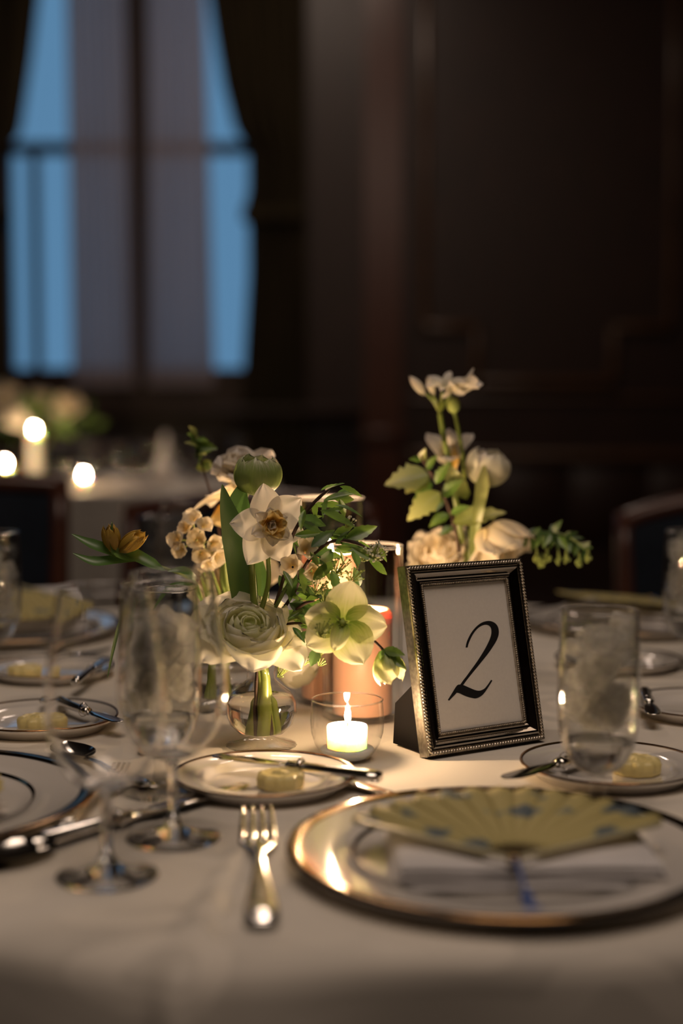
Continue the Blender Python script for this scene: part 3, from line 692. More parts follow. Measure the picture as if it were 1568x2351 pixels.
# table flatware
a = on_z(602, 2140); b = on_z(590, 1890); fork(a, dir_rz(a, b), 'fork lying beside the charger with the blue tassel', (b - a).length / .198)
a = on_z(930, 1850); b = on_z(800, 1804); spoon(Vector((b.x, b.y, TZ)), dir_rz(b, a), 'dessert spoon above the near charger, its handle by the butter knife', .85)
a = on_z(1215, 1818); b = on_z(1120, 1850); fork(Vector((a.x, a.y, TZ)), dir_rz(a, b), 'dessert fork showing a handle tip above the near fan', .75)
a = on_z(60, 1960); b = on_z(335, 1882); knife(Vector((a.x, a.y, TZ)), dir_rz(a, b), 'table knife lying along the charger cut by the picture edge', 1.05)
a = on_z(-330, 2050); b = on_z(118, 1962); spoon(Vector((b.x, b.y, TZ)) - (b - a).normalized() * .185, dir_rz(a, b), 'dark soup spoon cut by the picture edge beside the table knife', 1.)
a = on_z(345, 1815); b = on_z(130, 1725); spoon(Vector((a.x, a.y, TZ)), dir_rz(a, b), 'shiny spoon behind the rim of the charger at the picture edge', (b - a).length / .188)
a = on_z(235, 1838); b = on_z(300, 1780); fork(Vector((a.x, a.y, TZ + .006)) - (b - a).normalized() * .1, dir_rz(a, b), 'dessert fork crossing the shiny spoon behind the wine glass stem', .8)
a = on_z(120, 1500); b = on_z(250, 1500); fork(Vector((a.x - .1, a.y - .02, TZ)), dir_rz(a, b), 'fork lying between the far napkin and its side plate', .9)

# ------------------------------------------------------------------ picture frame with the table number
bl = on_z(984, 1747); br = on_z(1262, 1703)
yaw = math.atan2(br.y - bl.y, br.x - bl.x); FW, FH, TILT = .1275, .1625, R(12.5)
fr_t = thing('picture_frame', 'silver picture frame with rope edge holding the number 2 card', 'picture frame', (bl.x, bl.y, TZ + .003), yaw)
# local frame space: x along the width, y away from the camera, z up; leaned back about x
LEAN = Matrix.Rotation(-TILT, 4, 'X')
def framed(g): return g.xf(LEAN)
def frame_ring(prof, name, mat, smooth=False):
    """prof: list of (inset from outer edge, y) swept round the rectangle with mitred corners"""
    g = Geo(); V, F = [], []; m = len(prof)
    for i, y in prof:
        V += [(i, y, i), (FW - i, y, i), (FW - i, y, FH - i), (i, y, FH - i)]
    for j in range(m - 1):
        for k in range(4):
            l = (k + 1) % 4; F.append((j * 4 + k, j * 4 + l, (j + 1) * 4 + l, (j + 1) * 4 + k))
    g.add(V, F); framed(g); return g.obj(name, mat, fr_t, smooth)
frame_ring([(.0, .013), (.0, .0015), (.0008, .0002), (.0044, .0002), (.0050, .0016)], 'outer_edge', M_ROPE)
frame_ring([(.0050, .0016), (.0062, .0002), (.0076, -.0006), (.0092, .0000), (.0125, .0042), (.0136, .0046), (.0142, .0034), (.0150, .0030), (.0158, .0040)], 'moulding', M_FRAME)
frame_ring([(.0158, .0040), (.0186, .0040), (.0190, .0062)], 'inner_edge', M_ROPE)
g = Geo()
def along(i, pitch, fn):
    for (x0, z0, x1, z1) in ((i, i, FW - i, i), (FW - i, i, FW - i, FH - i), (FW - i, FH - i, i, FH - i), (i, FH - i, i, i)):
        L = math.hypot(x1 - x0, z1 - z0); n = round(L / pitch)
        for k in range(n):
            s = (k + .5) / n; fn(x0 + (x1 - x0) * s, z0 + (z1 - z0) * s, math.atan2(z1 - z0, x1 - x0))
def rope_bit(x, z, a):
    b = Geo().ball((0, 0, 0), 1, 6); b.xf(Matrix.Translation((x, .0000, z)) @ Matrix.Rotation(-(a + .62), 4, 'Y') @ Matrix.Diagonal((.0025, .0013, .00105, 1)))
    g.add(b.V, b.F)
along(.0025, .0029, rope_bit); framed(g); o = g.obj('rope_border', M_ROPE, fr_t); o['kind'] = 'stuff'
g = Geo()
def bead(x, z, a):
    b = Geo().ball((x, .0036, z), .00082, 5); g.add(b.V, b.F)
along(.0173, .0019, bead); framed(g); o = g.obj('bead_border', M_ROPE, fr_t); o['kind'] = 'stuff'
framed(Geo().box(.0180, FW - .0180, .0064, .0074, .0180, FH - .0180)).obj('card', M_CARD, fr_t, False)
framed(Geo().box(.001, FW - .001, .0078, .0125, .001, FH - .001)).obj('backing', M_VELVET, fr_t, False)
# easel leg: a tapering velvet board hinged high on the back, its foot on the table
lean_back = lambda z: z * math.sin(TILT) + .0125 * math.cos(TILT)
hz = FH * .62
P0 = Vector((FW / 2, lean_back(hz), hz * math.cos(TILT) - .0125 * math.sin(TILT)))
fy = P0.y + .062
g = Geo(); w0, w1, th = .014, .030, .003
V = [(P0.x - w0, P0.y, P0.z), (P0.x + w0, P0.y, P0.z), (P0.x + w1, fy, -.003), (P0.x - w1, fy, -.003),
     (P0.x - w0, P0.y + th, P0.z + .001), (P0.x + w0, P0.y + th, P0.z + .001), (P0.x + w1, fy + th, -.003), (P0.x - w1, fy + th, -.003)]
g.add(V, [(0, 1, 2, 3), (7, 6, 5, 4), (0, 4, 5, 1), (1, 5, 6, 2), (2, 6, 7, 3), (3, 7, 4, 0)]); g.obj('easel_leg', M_VELVET, fr_t, False)
g = Geo(); yy = P0.y - .004
A = [(-.019, .0, .062), (-.019, .0, .020), (-.019, .012, .0), (-.019, .045, .0)]
bx = .004
V = [(bx, lean_back(.060), .060), (bx, lean_back(.0) + .044, .036), (bx, lean_back(0) + .047, 0), (bx, lean_back(0), .0)]
V = V + [(x + .0035, y, z) for x, y, z in V]
g.add(V, [(0, 3, 2, 1), (4, 5, 6, 7), (0, 1, 5, 4), (1, 2, 6, 5), (2, 3, 7, 6), (3, 0, 4, 7)]); g.obj('easel_gusset', M_VELVET, fr_t, False)
# the figure 2, drawn through a homography from the photographed card to card space
def homog(src, dst):
    A = []
    for (x, y), (u, v) in zip(src, dst):
        A.append([x, y, 1, 0, 0, 0, -u * x, -u * y, u]); A.append([0, 0, 0, x, y, 1, -v * x, -v * y, v])
    for i in range(8):
        p = max(range(i, 8), key=lambda r: abs(A[r][i])); A[i], A[p] = A[p], A[i]
        A[i] = [x / A[i][i] for x in A[i]]
        for r in range(8):
            if r != i: f = A[r][i]; A[r] = [x - f * y for x, y in zip(A[r], A[i])]
    return [A[i][8] for i in range(8)]
HM = homog([(330, 340), (1022, 315), (1245, 1548), (530, 1625)], [(0, 1), (1, 1), (1, 0), (0, 0)])
TWO_A = [(722, 878), (727, 840), (740, 800), (765, 750), (800, 705), (840, 672), (880, 657), (920, 655), (955, 668), (980, 690), (996, 720), (1002, 755), (999, 790), (985, 830), (960, 875), (925, 930), (880, 990), (830, 1055), (775, 1125), (735, 1180), (712, 1214)]
TWO_B = [(740, 878), (745, 850), (758, 812), (780, 765), (806, 728), (832, 704), (858, 691), (882, 686), (905, 690), (924, 704), (935, 730), (937, 765), (928, 808), (905, 865), (878, 918), (845, 975), (810, 1030), (772, 1085), (740, 1132), (715, 1165), (690, 1203)]
BAR_A = [(587, 1336), (606, 1303), (628, 1265), (650, 1226), (668, 1205), (690, 1203), (720, 1210), (770, 1234), (820, 1257), (855, 1265), (880, 1260), (905, 1245), (930, 1213), (956, 1172)]
BAR_B = [(600, 1343), (622, 1318), (642, 1297), (655, 1284), (663, 1275), (690, 1281), (720, 1298), (765, 1317), (805, 1328), (835, 1331), (868, 1318), (898, 1293), (930, 1245), (968, 1180)]
def to_card(x, y):
    w = HM[6] * x + HM[7] * y + 1; u = (HM[0] * x + HM[1] * y + HM[2]) / w; v = (HM[3] * x + HM[4] * y + HM[5]) / w
    return (.019 + u * (FW - .038), .019 + v * (FH - .038))
g = Geo()
for a_, b_, yq in ((TWO_A, TWO_B, .00625), (BAR_A, BAR_B, .00622)):
    def crv(pts):
        out = []
        for i in range(len(pts) - 1):
            p0, p1, p2, p3 = [Vector(pts[min(max(j, 0), len(pts) - 1)]) for j in (i - 1, i, i + 1, i + 2)]
            for k in range(4):
                t_ = k / 4; out.append(.5 * ((2 * p1) + (p2 - p0) * t_ + (2 * p0 - 5 * p1 + 4 * p2 - p3) * t_ * t_ + (3 * p1 - p0 - 3 * p2 + p3) * t_ ** 3))
        return out + [Vector(pts[-1])]
    ca, cb = crv(a_), crv(b_); V, F = [], []
    for p, q in zip(ca, cb):
        for r in (p, q):
            x, z = to_card(r.x, r.y); V.append((x, yq, z))
    F = [(2 * i, 2 * i + 1, 2 * i + 3, 2 * i + 2) for i in range(len(ca) - 1)]
    g.add(V, F)
framed(g); o = g.obj('numeral', M_INK, fr_t, False); o['label'] = 'black script figure 2 printed on the card'

# ------------------------------------------------------------------ flowers: building blocks
def flat_petal(name, mat, L, W, a0, a1, cup=.25, ruffle=0., tip=1.0, r0=.002, nu=12, nv=8, seed=0, notch=0.):
    """petal along +X from the flower axis +Z; a0, a1: lean from the axis (radians) at base and tip"""
    rnd = random.Random(seed); ph = rnd.uniform(0, 6); path = [(r0, 0.)]; M = 40
    for i in range(M):
        a = a0 + (a1 - a0) * (i + .5) / M; path.append((path[-1][0] + L / M * math.sin(a), path[-1][1] + L / M * math.cos(a)))
    def fn(u, v):
        i = min(int(u * M), M); r, z = path[i]; a = a0 + (a1 - a0) * u; q = 2 * v - 1
        sh = max(0, math.sin(pi * min(1, .06 + .94 * u ** .85))) ** (.62 * tip); hw = W / 2 * max(sh, .20 * (1 - u), .012)
        n = cup * q * q * hw + ruffle * u * u * math.sin(q * 7 + ph) + .3 * ruffle * u * math.sin(u * 9 + ph)
        if notch: r -= notch * u ** 6 * (1 - abs(q)) * L
        return Vector((r - math.cos(a) * n, q * hw, z + math.sin(a) * n))
    g = Geo(); g.grid(fn, nu, nv); return g.mesh(name, mat)
def cup_petal(name, mat, prof, phi, spiral=.08, wav=0., seed=0, nu=12, nv=10, round_=.45, point=0.):
    """petal that wraps round the flower axis; prof(u) -> (r, z)"""
    rnd = random.Random(seed); ph = rnd.uniform(0, 6)
    def fn(u, v):
        q = 2 * v - 1; uu = u
        e = 1.0 if u < 1 - round_ else math.sqrt(max(0.002, 1 - ((u - (1 - round_)) / round_) ** 2)) ** .8
        b = min(1, .25 + 2.6 * u); p = phi * b * (1 if round_ <= 0 else max(e, .05))
        uu = u * (1 - .06 * abs(q) ** 2 + wav * .05 * math.sin(q * 6 + ph))
        r, z = prof(uu); r *= 1 + spiral * q + wav * .06 * u * math.sin(q * 8 + ph)
        return Vector((r * math.cos(p * q), r * math.sin(p * q), z + wav * .0015 * u * math.sin(q * 11 + ph)))
    g = Geo(); g.grid(fn, nu, nv); return g.mesh(name, mat)
def whorl(t, me_list, c, d, n, spin0=0., jitter=.06, rnd=None, scale=1., name='petal', angs=None):
    rnd = rnd or random.Random(1)
    for k in range(n):
        me = me_list[k % len(me_list)]; a = spin0 + (angs[k] if angs else 2 * pi * k / n + rnd.uniform(-jitter, jitter))
        put(name, me, t, c, facing(d, a) @ Quaternion((0, 1, 0), rnd.uniform(-jitter, jitter)), scale * (1 + rnd.uniform(-jitter, jitter)))
def many_petalled(t, c, d, Rm, inner, outer, layers=7, per=5, seed=0, flare=1.0, top=150, wav=.5, phi=58, low=84):
    """rose-like bloom: nested petals on growing spheres, outer ones opening"""
    rnd = random.Random(seed); N_ = layers
    for k in range(N_):
        f = k / (N_ - 1); rk = Rm * (.16 + .74 * f); th1 = R(top - (top - low) * f ** 1.1); fl = max(0, (f - .62) / .38) * flare
        zc = -.12 * Rm * f + .10 * Rm * (1 - f)
        def prof(u, rk=rk, th1=th1, fl=fl, zc=zc):
            th = R(22) + (th1 - R(22)) * u; ex = fl * .42 * rk * u ** 2.2
            return (max(.0008, rk * math.sin(th) + ex), zc - rk * .80 * math.cos(th) - fl * .12 * rk * u ** 3)
        ms = [cup_petal('petal', inner if f < .45 else outer, prof, R(phi - 8 * f), .10, wav * (.4 + f), seed * 31 + k * 3 + j, round_=.55) for j in range(2)]
        n = per if f > .2 else 3
        whorl(t, ms, c, d, n, k * 2.4 + rnd.uniform(0, 1), .07, rnd)
def leaf_mesh(name, mat, wf=.36, serr=.0, fold=.25, bend=.15, pw=.85, nu=12, nv=6):
    """unit leaf along +Y, upper side +Z"""
    def fn(u, v):
        q = 2 * v - 1; sh = max(0., math.sin(pi * u ** pw)) ** .9; hw = wf / 2 * max(sh, .015)
        if serr: hw *= 1 + serr * (1 if int(u * nu) % 2 else -.6) * (u > .35)
        return Vector((q * hw, u, -bend * u * u + fold * abs(q) * hw))
    g = Geo(); g.grid(fn, nu, nv); return g.mesh(name, mat)
LF = [leaf_mesh('leaf', M_LEAF, .36, .10, .30, .12), leaf_mesh('leaf', M_LEAFD, .34, .12, .35, .2), leaf_mesh('leaf', M_LEAF, .30, .08, .45, .02), leaf_mesh('leaf', M_LEAFD, .40, .1, .2, .1)]
LFY = [leaf_mesh('leaf', M_LEAFY, .55, .22, .25, .1, .75), leaf_mesh('leaf', M_LEAF, .5, .25, .3, .15, .75)]
LFF = [leaf_mesh('leaflet', M_LEAF, .34, .3, .2, .2), leaf_mesh('leaflet', M_LEAFD, .36, .3, .2, .2)]
def leaf(t, base, tip, me, roll=0., org=Vector((0, 0, 0)), wscale=1., name='leaf'):
    b = Vector(base); d = Vector(tip) - b; L = d.length; d.normalize()
    nrm = Vector((0, -.8, .6)); nrm = (nrm - d * nrm.dot(d)).normalized(); x = d.cross(nrm)
    q = Matrix((x, d, nrm)).transposed().to_quaternion() @ Quaternion((0, 1, 0), roll)
    return put(name, me, t, b - org, q, (L * wscale, L, L))
def ribbon(t, pts, widths, nrm, mat, name='leaf', org=Vector((0, 0, 0)), fold=.25, twist=0., nv=6, sm=6):
    P = [Vector(p) - org for p in pts]; Q, W = [], []
    for i in range(len(P) - 1):
        p0, p1, p2, p3 = P[max(i - 1, 0)], P[i], P[i + 1], P[min(i + 2, len(P) - 1)]
        for k in range(sm):
            s = k / sm; Q.append(.5 * ((2 * p1) + (p2 - p0) * s + (2 * p0 - 5 * p1 + 4 * p2 - p3) * s * s + (3 * p1 - p0 - 3 * p2 + p3) * s ** 3)); W.append(widths[i] * (1 - s) + widths[i + 1] * s)
    Q.append(P[-1]); W.append(widths[-1]); m = len(Q) - 1; n0 = Vector(nrm).normalized()
    def fn(u, v):
        i = round(u * m); d = (Q[min(i + 1, m)] - Q[max(i - 1, 0)]).normalized(); n = (n0 - d * n0.dot(d)).normalized(); x = d.cross(n)
        a = twist * u; x, n = x * math.cos(a) + n * math.sin(a), n * math.cos(a) - x * math.sin(a)
        q = 2 * v - 1; return Q[i] + x * q * W[i] + n * fold * (q * q) * W[i]
    g = Geo(); g.grid(fn, m, nv); return g.obj(name, mat, t)
def stem(t, pts, r, org, mat=None, name='stem'):
    g = Geo(); g.tube([Vector(p) - org for p in pts], r, 8, 6); return g.obj(name, mat or M_STEMG, t)
def umbel(t, c, rad, n, seed, mat, org, hub=None, rb=.0013, name='florets'):
    rnd = random.Random(seed); g = Geo(); s = Geo(); c = Vector(c) - org
    hub = (Vector(hub) - org) if hub is not None else c + Vector((0, 0, -rad))
    for k in range(n):
        v = Vector((rnd.gauss(0, 1), rnd.gauss(0, 1), rnd.gauss(0, 1))).normalized() * rad * rnd.uniform(.55, 1)
        p = c + v; g.ball(p, rb * rnd.uniform(.7, 1.2), 4); s.tube([hub, (hub + p) / 2 + Vector((0, 0, -.001)), p], .0003, 4, 2)
    o = g.obj(name, mat, t); o['kind'] = 'stuff'; o = s.obj('stalks', M_BUD, t); o['kind'] = 'stuff'

# ------------------------------------------------------------------ vases
v1 = on_z(600, 1713)
def bud_vase(loc, label, s=1.):
    t = thing('bud_vase', label, 'vase', loc); t.scale = (s,) * 3
    def rib(a, v): return .06 * math.cos(14 * a) * (1 if v > .70 else 0)
    body = [(.0006, .0098), (.010, .0098), (.020, .0125), (.0275, .020), (.0312, .0305), (.0305, .040), (.0255, .0485), (.0175, .0545), (.0128, .0590), (.0122, .0660), (.0148, .0770), (.0170, .086), (.0155, .0925), (.0180, .0985)]
    fine = []
    for i in range(len(body) - 1):
        for k in range(3): fine.append(tuple(body[i][j] + (body[i + 1][j] - body[i][j]) * k / 3 for j in (0, 1)))
    fine.append(body[-1])
    Geo().lathe(fine, 84, ripple=rib).obj('bulb', M_GLASSW, t)
    def rad(a, v): return .012 * math.cos(22 * a)
    Geo().lathe([(.0006, .0012), (.0300, .0006), (.0312, .0013), (.0300, .0024), (.0220, .0042), (.0125, .0075), (.0088, .0096), (.0006, .0097)], 88, ripple=rad).obj('foot', M_GLASSW, t)
    Geo().lathe([(.0006, .0106), (.010, .0106), (.0195, .0133), (.0268, .0206), (.0303, .0307), (.0297, .0395), (.0272, .0440), (.0006, .0442)], 64).obj('water', M_WATERR, t)
    return t
bud_vase(v1, 'bulb-shaped footed glass bud vase holding the white ranunculus')
M1 = v1 + Vector((0, 0, .085))
def in_vase(rnd, v): return [v + Vector((rnd.uniform(-.011, .011), rnd.uniform(-.009, .009), .014)), v + Vector((rnd.uniform(-.006, .006), rnd.uniform(-.005, .005), .060))]
rs = random.Random(21)
def flower(name, label, cat, v, head, bend=None, r=.0022, mat=None, group=None):
    base = in_vase(rs, v); org = base[0]
    t = thing(name, label, cat, org, group=group)
    mid = [Vector(b) for b in (bend or [])]
    stem(t, base + [v + Vector((rs.uniform(-.006, .006), rs.uniform(-.005, .005), .096))] + mid + [Vector(head)], [r * 1.7, r * 1.7, r * 1.25] + [r] * len(mid) + [r], org, mat)
    return t, org

# --- arrangement in the bud vase
c = on_y(574, 1436, 1.205); t, o_ = flower('ranunculus', 'big white ranunculus leaning over the rim of the bud vase', 'flower', v1, c + Vector((.004, .018, -.022)), None, .0026)
many_petalled(t, c - o_, (.16, -.55, .80), .0375, M_RANUIN, M_RANU, 8, 4, 4, .22, 136, .10, 80, 106)
outer = [flat_petal('petal', M_RANU, .046, .052, R(58), R(104), .30, .0016, .7, .010, 14, 10, 40 + j) for j in range(3)]
whorl(t, outer, c - o_ + Vector((.0, .004, -.016)), (.16, -.50, .84), 7, .1, .12, random.Random(8))
c = on_y(613, 1206, 1.222); t, o_ = flower('daffodil', 'white double daffodil with yellow centre facing the camera', 'flower', v1, c + Vector((0, .012, -.002)), [v1 + Vector((.006, 0, .14)), c + Vector((.0, .02, -.03))], .0021)
dd = Vector((.42, -1, .08)); tep = [flat_petal('petal', M_DAFF, .0335, .0300, R(80), R(94), .12, .0008, 1.3, .003, 14, 10, 60 + j) for j in range(3)]
for k, a in enumerate((95, 35, -12, -62, -122, 178)):
    q = facing(dd); xx = q @ Vector((1, 0, 0)); yy = q @ Vector((0, 1, 0)); ang = math.atan2(math.sin(R(a)), math.cos(R(a)))
    v = Vector((math.cos(ang), 0, math.sin(ang))); th = math.atan2(v.dot(yy), v.dot(xx))
    put('petal', tep[k % 3], t, c - o_ + dd.normalized() * (.0012 * (k % 2)), q @ Quaternion((0, 0, 1), th), (1.0, 1.06, .96)[k % 3])
inn = [flat_petal('inner_petal', M_DAFF, .0180, .0150, R(50), R(88), .4, .0018, .9, .001, 10, 8, 70 + j) for j in range(3)]
whorl(t, inn, c - o_ + dd.normalized() * .003, dd, 6, .5, .15, random.Random(3), 1, 'inner_petal')
cor = [flat_petal('corona_lobe', M_CORONA, .0150, .0125, R(20), R(66), .5, .0020, .6, .0012, 10, 8, 80 + j) for j in range(3)]
whorl(t, cor, c - o_ + dd.normalized() * .004, dd, 7, .1, .2, random.Random(5), 1, 'corona_lobe')
whorl(t, [flat_petal('inner_petal', M_DAFF, .009, .0085, R(8), R(40), .6, .001, .7, .0006, 8, 6, 90)], c - o_ + dd.normalized() * .005, dd, 4, .9, .2, random.Random(6), 1, 'inner_petal')
c = on_y(586, 1142, 1.262); t, o_ = flower('tulip', 'closed green-streaked white tulip bud rising behind the daffodil', 'flower', v1, c, [v1 + Vector((-.008, .004, .16)), c + Vector((-.004, 0, -.04))], .0028)
def tprof(u): th = R(12) + R(136) * u; return (.0208 * math.sin(th) ** .9 + .0006, .0020 + .0190 * (1 - math.cos(th)) * 1.02)
def tprof2(u): th = R(12) + R(130) * u; return (.0195 * math.sin(th) ** .9 + .0004, .0020 + .0195 * (1 - math.cos(th)) * 1.02)
tdir = Vector((.10, -.12, 1))
whorl(t, [cup_petal('petal', M_TULIP, tprof, R(56), .05, .35, 100 + j, 14, 10, .5) for j in range(2)], c - o_, tdir, 3, R(-78), .03, random.Random(3))
whorl(t, [cup_petal('petal', M_TULIP, tprof2, R(56), .05, .3, 110 + j, 14, 10, .5) for j in range(3)], c - o_, tdir, 3, R(-18), .03, random.Random(4))
nr = (.15, -1, .1)
ribbon(t, [on_y(566, 1420, 1.243), on_y(556, 1330, 1.240), on_y(538, 1230, 1.238), on_y(520, 1160, 1.236), on_y(510, 1112, 1.232)], [.010, .0125, .0115, .0062, .0003], nr, M_TLEAF, 'leaf', o_, .35)
ribbon(t, [on_y(578, 1400, 1.248), on_y(572, 1310, 1.247), on_y(558, 1210, 1.247), on_y(550, 1150, 1.250), on_y(562, 1105, 1.256)], [.0085, .0130, .0140, .0095, .0010], (-.3, -1, .1), M_TLEAF, 'leaf', o_, .30)
ribbon(t, [on_y(600, 1410, 1.255), on_y(596, 1340, 1.256), on_y(585, 1280, 1.258), on_y(575, 1240, 1.262)], [.006, .0085, .006, .0003], (.3, -1, .1), M_LEAFD, 'leaf', o_, .2)
# hellebore facing the camera
c = on_y(786, 1428, 1.175); t, o_ = flower('hellebore', 'open pale green hellebore facing the camera above the votive', 'flower', v1, c + Vector((-.004, .010, -.004)), [v1 + Vector((.030, -.012, .115)), c + Vector((-.03, .018, -.004))], .0016)
hd = Vector((.05, -1, .02)); q = facing(hd); xx = q @ Vector((1, 0, 0)); yy = q @ Vector((0, 1, 0))
for k, (a, L, W) in enumerate(((78, .0335, .036), (-5, .0350, .033), (-63, .0365, .037), (-147, .0335, .034), (170, .0300, .031))):
    v = Vector((math.cos(R(a)), 0, math.sin(R(a)))); th = math.atan2(v.dot(yy), v.dot(xx))
    me = flat_petal('petal', M_HELL, L, W, R(74), R(96), .10, .0012, .95, .0025, 16, 10, 120 + k); put('petal', me, t, c - o_ + hd.normalized() * .0009 * (k % 3), q @ Quaternion((0, 0, 1), th))
put('petal', flat_petal('petal', M_HELL, .0235, .016, R(55), R(80), .8, .001, .8, .002, 10, 8, 131), t, c - o_ + hd.normalized() * .003, q @ Quaternion((0, 0, 1), math.atan2(Vector((math.cos(R(-108)), 0, math.sin(R(-108)))).dot(yy), Vector((math.cos(R(-108)), 0, math.sin(R(-108)))).dot(xx))))
g = Geo(); rr = random.Random(2)
g.ball((0, 0, .003), .0032, 8, (1, 1, 1.3))
for k in range(22):
    a = rr.uniform(0, 6.28); L = rr.uniform(.004, .0075); g.tube([(0, 0, .001), (L * .5 * math.cos(a), L * .5 * math.sin(a), .004), (L * math.cos(a), L * math.sin(a), .0055)], .0005, 4, 2)
o = g.obj('stamens', M_POLLEN, t, loc=c - o_, rot=q); o['kind'] = 'stuff'
# nodding hellebore bud
c = on_y(880, 1492, 1.180); t, o_ = flower('hellebore', 'nodding half-closed hellebore beside the picture frame', 'flower', v1, c, [v1 + Vector((.030, -.008, .110)), on_y(800, 1450, 1.187), on_y(848, 1464, 1.182)], .0012, M_TWIG)
def bell(u): return (.0008 + .0128 * math.sin(R(8) + R(128) * u) ** .8 * (1 + .12 * u), .028 * u)
bd = Vector((.26, -.12, -1)); whorl(t, [cup_petal('petal', M_HELL, bell, R(48), .06, .4, 140 + j, 12, 8, .5) for j in range(3)], c - o_, bd, 5, .3, .06, random.Random(9))
for tipp, wsc in (((905, 1538), 1.5), ((927, 1502), 1.1), ((932, 1535), .9), ((872, 1512), .8)):
    leaf(t, c + Vector((0, -.004, .001)), on_y(tipp[0], tipp[1], 1.163), LF[0], .3, o_, wsc, 'sepal')

# --- spirea twigs: brown wood, many small leaves, flat clusters of tiny florets
def spirea(label, path, leaves, clusters, seed, auto=10):
    rnd = random.Random(seed); base = in_vase(rs, v1); org = base[0]; t = thing('spirea_sprig', label, 'foliage', org)
    P = base + [M1 + Vector((.004, .0, .01))] + [on_y(*p) for p in path]
    g = Geo(); g.tube([Vector(p) - org for p in P], [.0016] * (len(P) - 1) + [.0006], 7, 6); g.obj('twig', M_TWIG, t)
    for k, (b, e, ws) in enumerate(leaves):
        y0 = rnd.uniform(1.195, 1.235); leaf(t, on_y(b[0], b[1], y0), on_y(e[0], e[1], y0 + rnd.uniform(-.014, .010)), LF[k % 4], rnd.uniform(-.6, .6), org, ws)
    for k in range(auto):
        i = rnd.randrange(len(path)); px, py, y = path[i]; a = rnd.uniform(-.6, 1.3); L = rnd.uniform(34, 60)
        b = (px + rnd.uniform(-14, 24), py + rnd.uniform(-20, 24)); y0 = y + rnd.uniform(.004, .04)
        leaf(t, on_y(b[0], b[1], y0), on_y(b[0] + L * math.cos(a), b[1] + L * math.sin(a), y0 + rnd.uniform(-.02, .02)), LF[rnd.randrange(4)], rnd.uniform(-.8, .8), org, rnd.uniform(.8, 1.1))
    for (px, py, y, rad, n, m) in clusters:
        umbel(t, on_y(px, py, y), rad, n, seed * 7 + px, m, org, on_y(px - 12, py + 16, y + .004), .0011 if m is M_SPIREA else .0009)
spirea('leafy spirea sprig arching over the tall glass cylinder', [(650, 1330, 1.24), (668, 1240, 1.228), (700, 1180, 1.222), (735, 1140, 1.220), (757, 1124, 1.218)],
       [((742, 1150), (812, 1128), .75), ((768, 1160), (836, 1176), .7), ((735, 1172), (818, 1211), 1.), ((690, 1188), (752, 1204), 1.1), ((722, 1150), (724, 1190), 1.), ((688, 1196), (740, 1222), .9),
        ((676, 1230), (748, 1222), .9), ((714, 1256), (768, 1214), 1.), ((700, 1170), (688, 1215), .9), ((740, 1180), (790, 1165), .8), ((690, 1160), (700, 1200), .9), ((752, 1140), (738, 1190), .7)],
       [(805, 1195, 1.21, .005, 14, M_SPIREA)], 3, 20)
spirea('leafy spirea sprig reaching towards the shorter glass cylinder', [(675, 1360, 1.235), (694, 1312, 1.228), (722, 1270, 1.222), (765, 1242, 1.216), (812, 1245, 1.21), (850, 1262, 1.205)],
       [((793, 1238), (867, 1206), 1.05), ((785, 1242), (842, 1260), 1.1), ((806, 1256), (872, 1291), .8), ((762, 1262), (734, 1312), 1.1), ((718, 1332), (772, 1285), 1.), ((762, 1308), (777, 1362), 1.1),
        ((712, 1266), (732, 1302), .9), ((770, 1250), (800, 1215), .8), ((735, 1285), (760, 1330), 1.), ((826, 1346), (814, 1306), 1.2), ((780, 1262), (790, 1300), .6), ((745, 1245), (690, 1262), .8)],
       [(866, 1266, 1.195, .0095, 60, M_SPIREA), (842, 1272, 1.2, .006, 20, M_SPIREA), (783, 1300, 1.205, .010, 34, M_BUD), (815, 1318, 1.205, .009, 26, M_BUD)], 5, 30)
spirea('leafy spirea sprig low between the ranunculus and hellebore', [(664, 1420, 1.232), (680, 1400, 1.225), (700, 1385, 1.215), (722, 1380, 1.21)],
       [((690, 1300), (702, 1362), .9), ((676, 1306), (664, 1378), .9), ((708, 1384), (769, 1401), .95), ((676, 1460), (736, 1457), .8), ((712, 1468), (685, 1503), .9), ((728, 1488), (716, 1529), 1.8),
        ((660, 1422), (698, 1398), 1.), ((664, 1384), (704, 1412), .9), ((690, 1440), (740, 1428), .8), ((680, 1330), (716, 1360), .9), ((650, 1310), (672, 1350), 1.), ((700, 1345), (735, 1372), .8), ((836, 1392), (856, 1400), 1.2), ((672, 1440), (700, 1470), .8), ((650, 1350), (690, 1380), .9)],
       [(745, 1440, 1.165, .009, 26, M_BUD), (755, 1365, 1.195, .009, 34, M_BUD), (704, 1512, 1.2, .005, 12, M_BUD), (742, 1512, 1.2, .005, 12, M_BUD), (648, 1538, 1.22, .006, 18, M_BUD), (735, 1345, 1.2, .009, 26, M_BUD)], 9, 28)
# small freesia between daffodil and ranunculus
c = on_y(672, 1302, 1.215); t, o_ = flower('freesia', 'small cream freesia tucked under the daffodil', 'flower', v1, c + Vector((0, .01, -.008)), None, .0014)
for k, (dx, dz, d) in enumerate(((0, 0, (-.2, -1, .3)), (.010, .012, (.3, -.8, .6)), (.016, -.004, (.5, -1, -.1)))):
    whorl(t, [flat_petal('petal', M_CREAM, .0145, .0120, R(15), R(75), .5, .0012, .75, .001, 8, 6, 150 + k)], c - o_ + Vector((dx, .003 * k, dz)), d, 5, k, .12, random.Random(k))

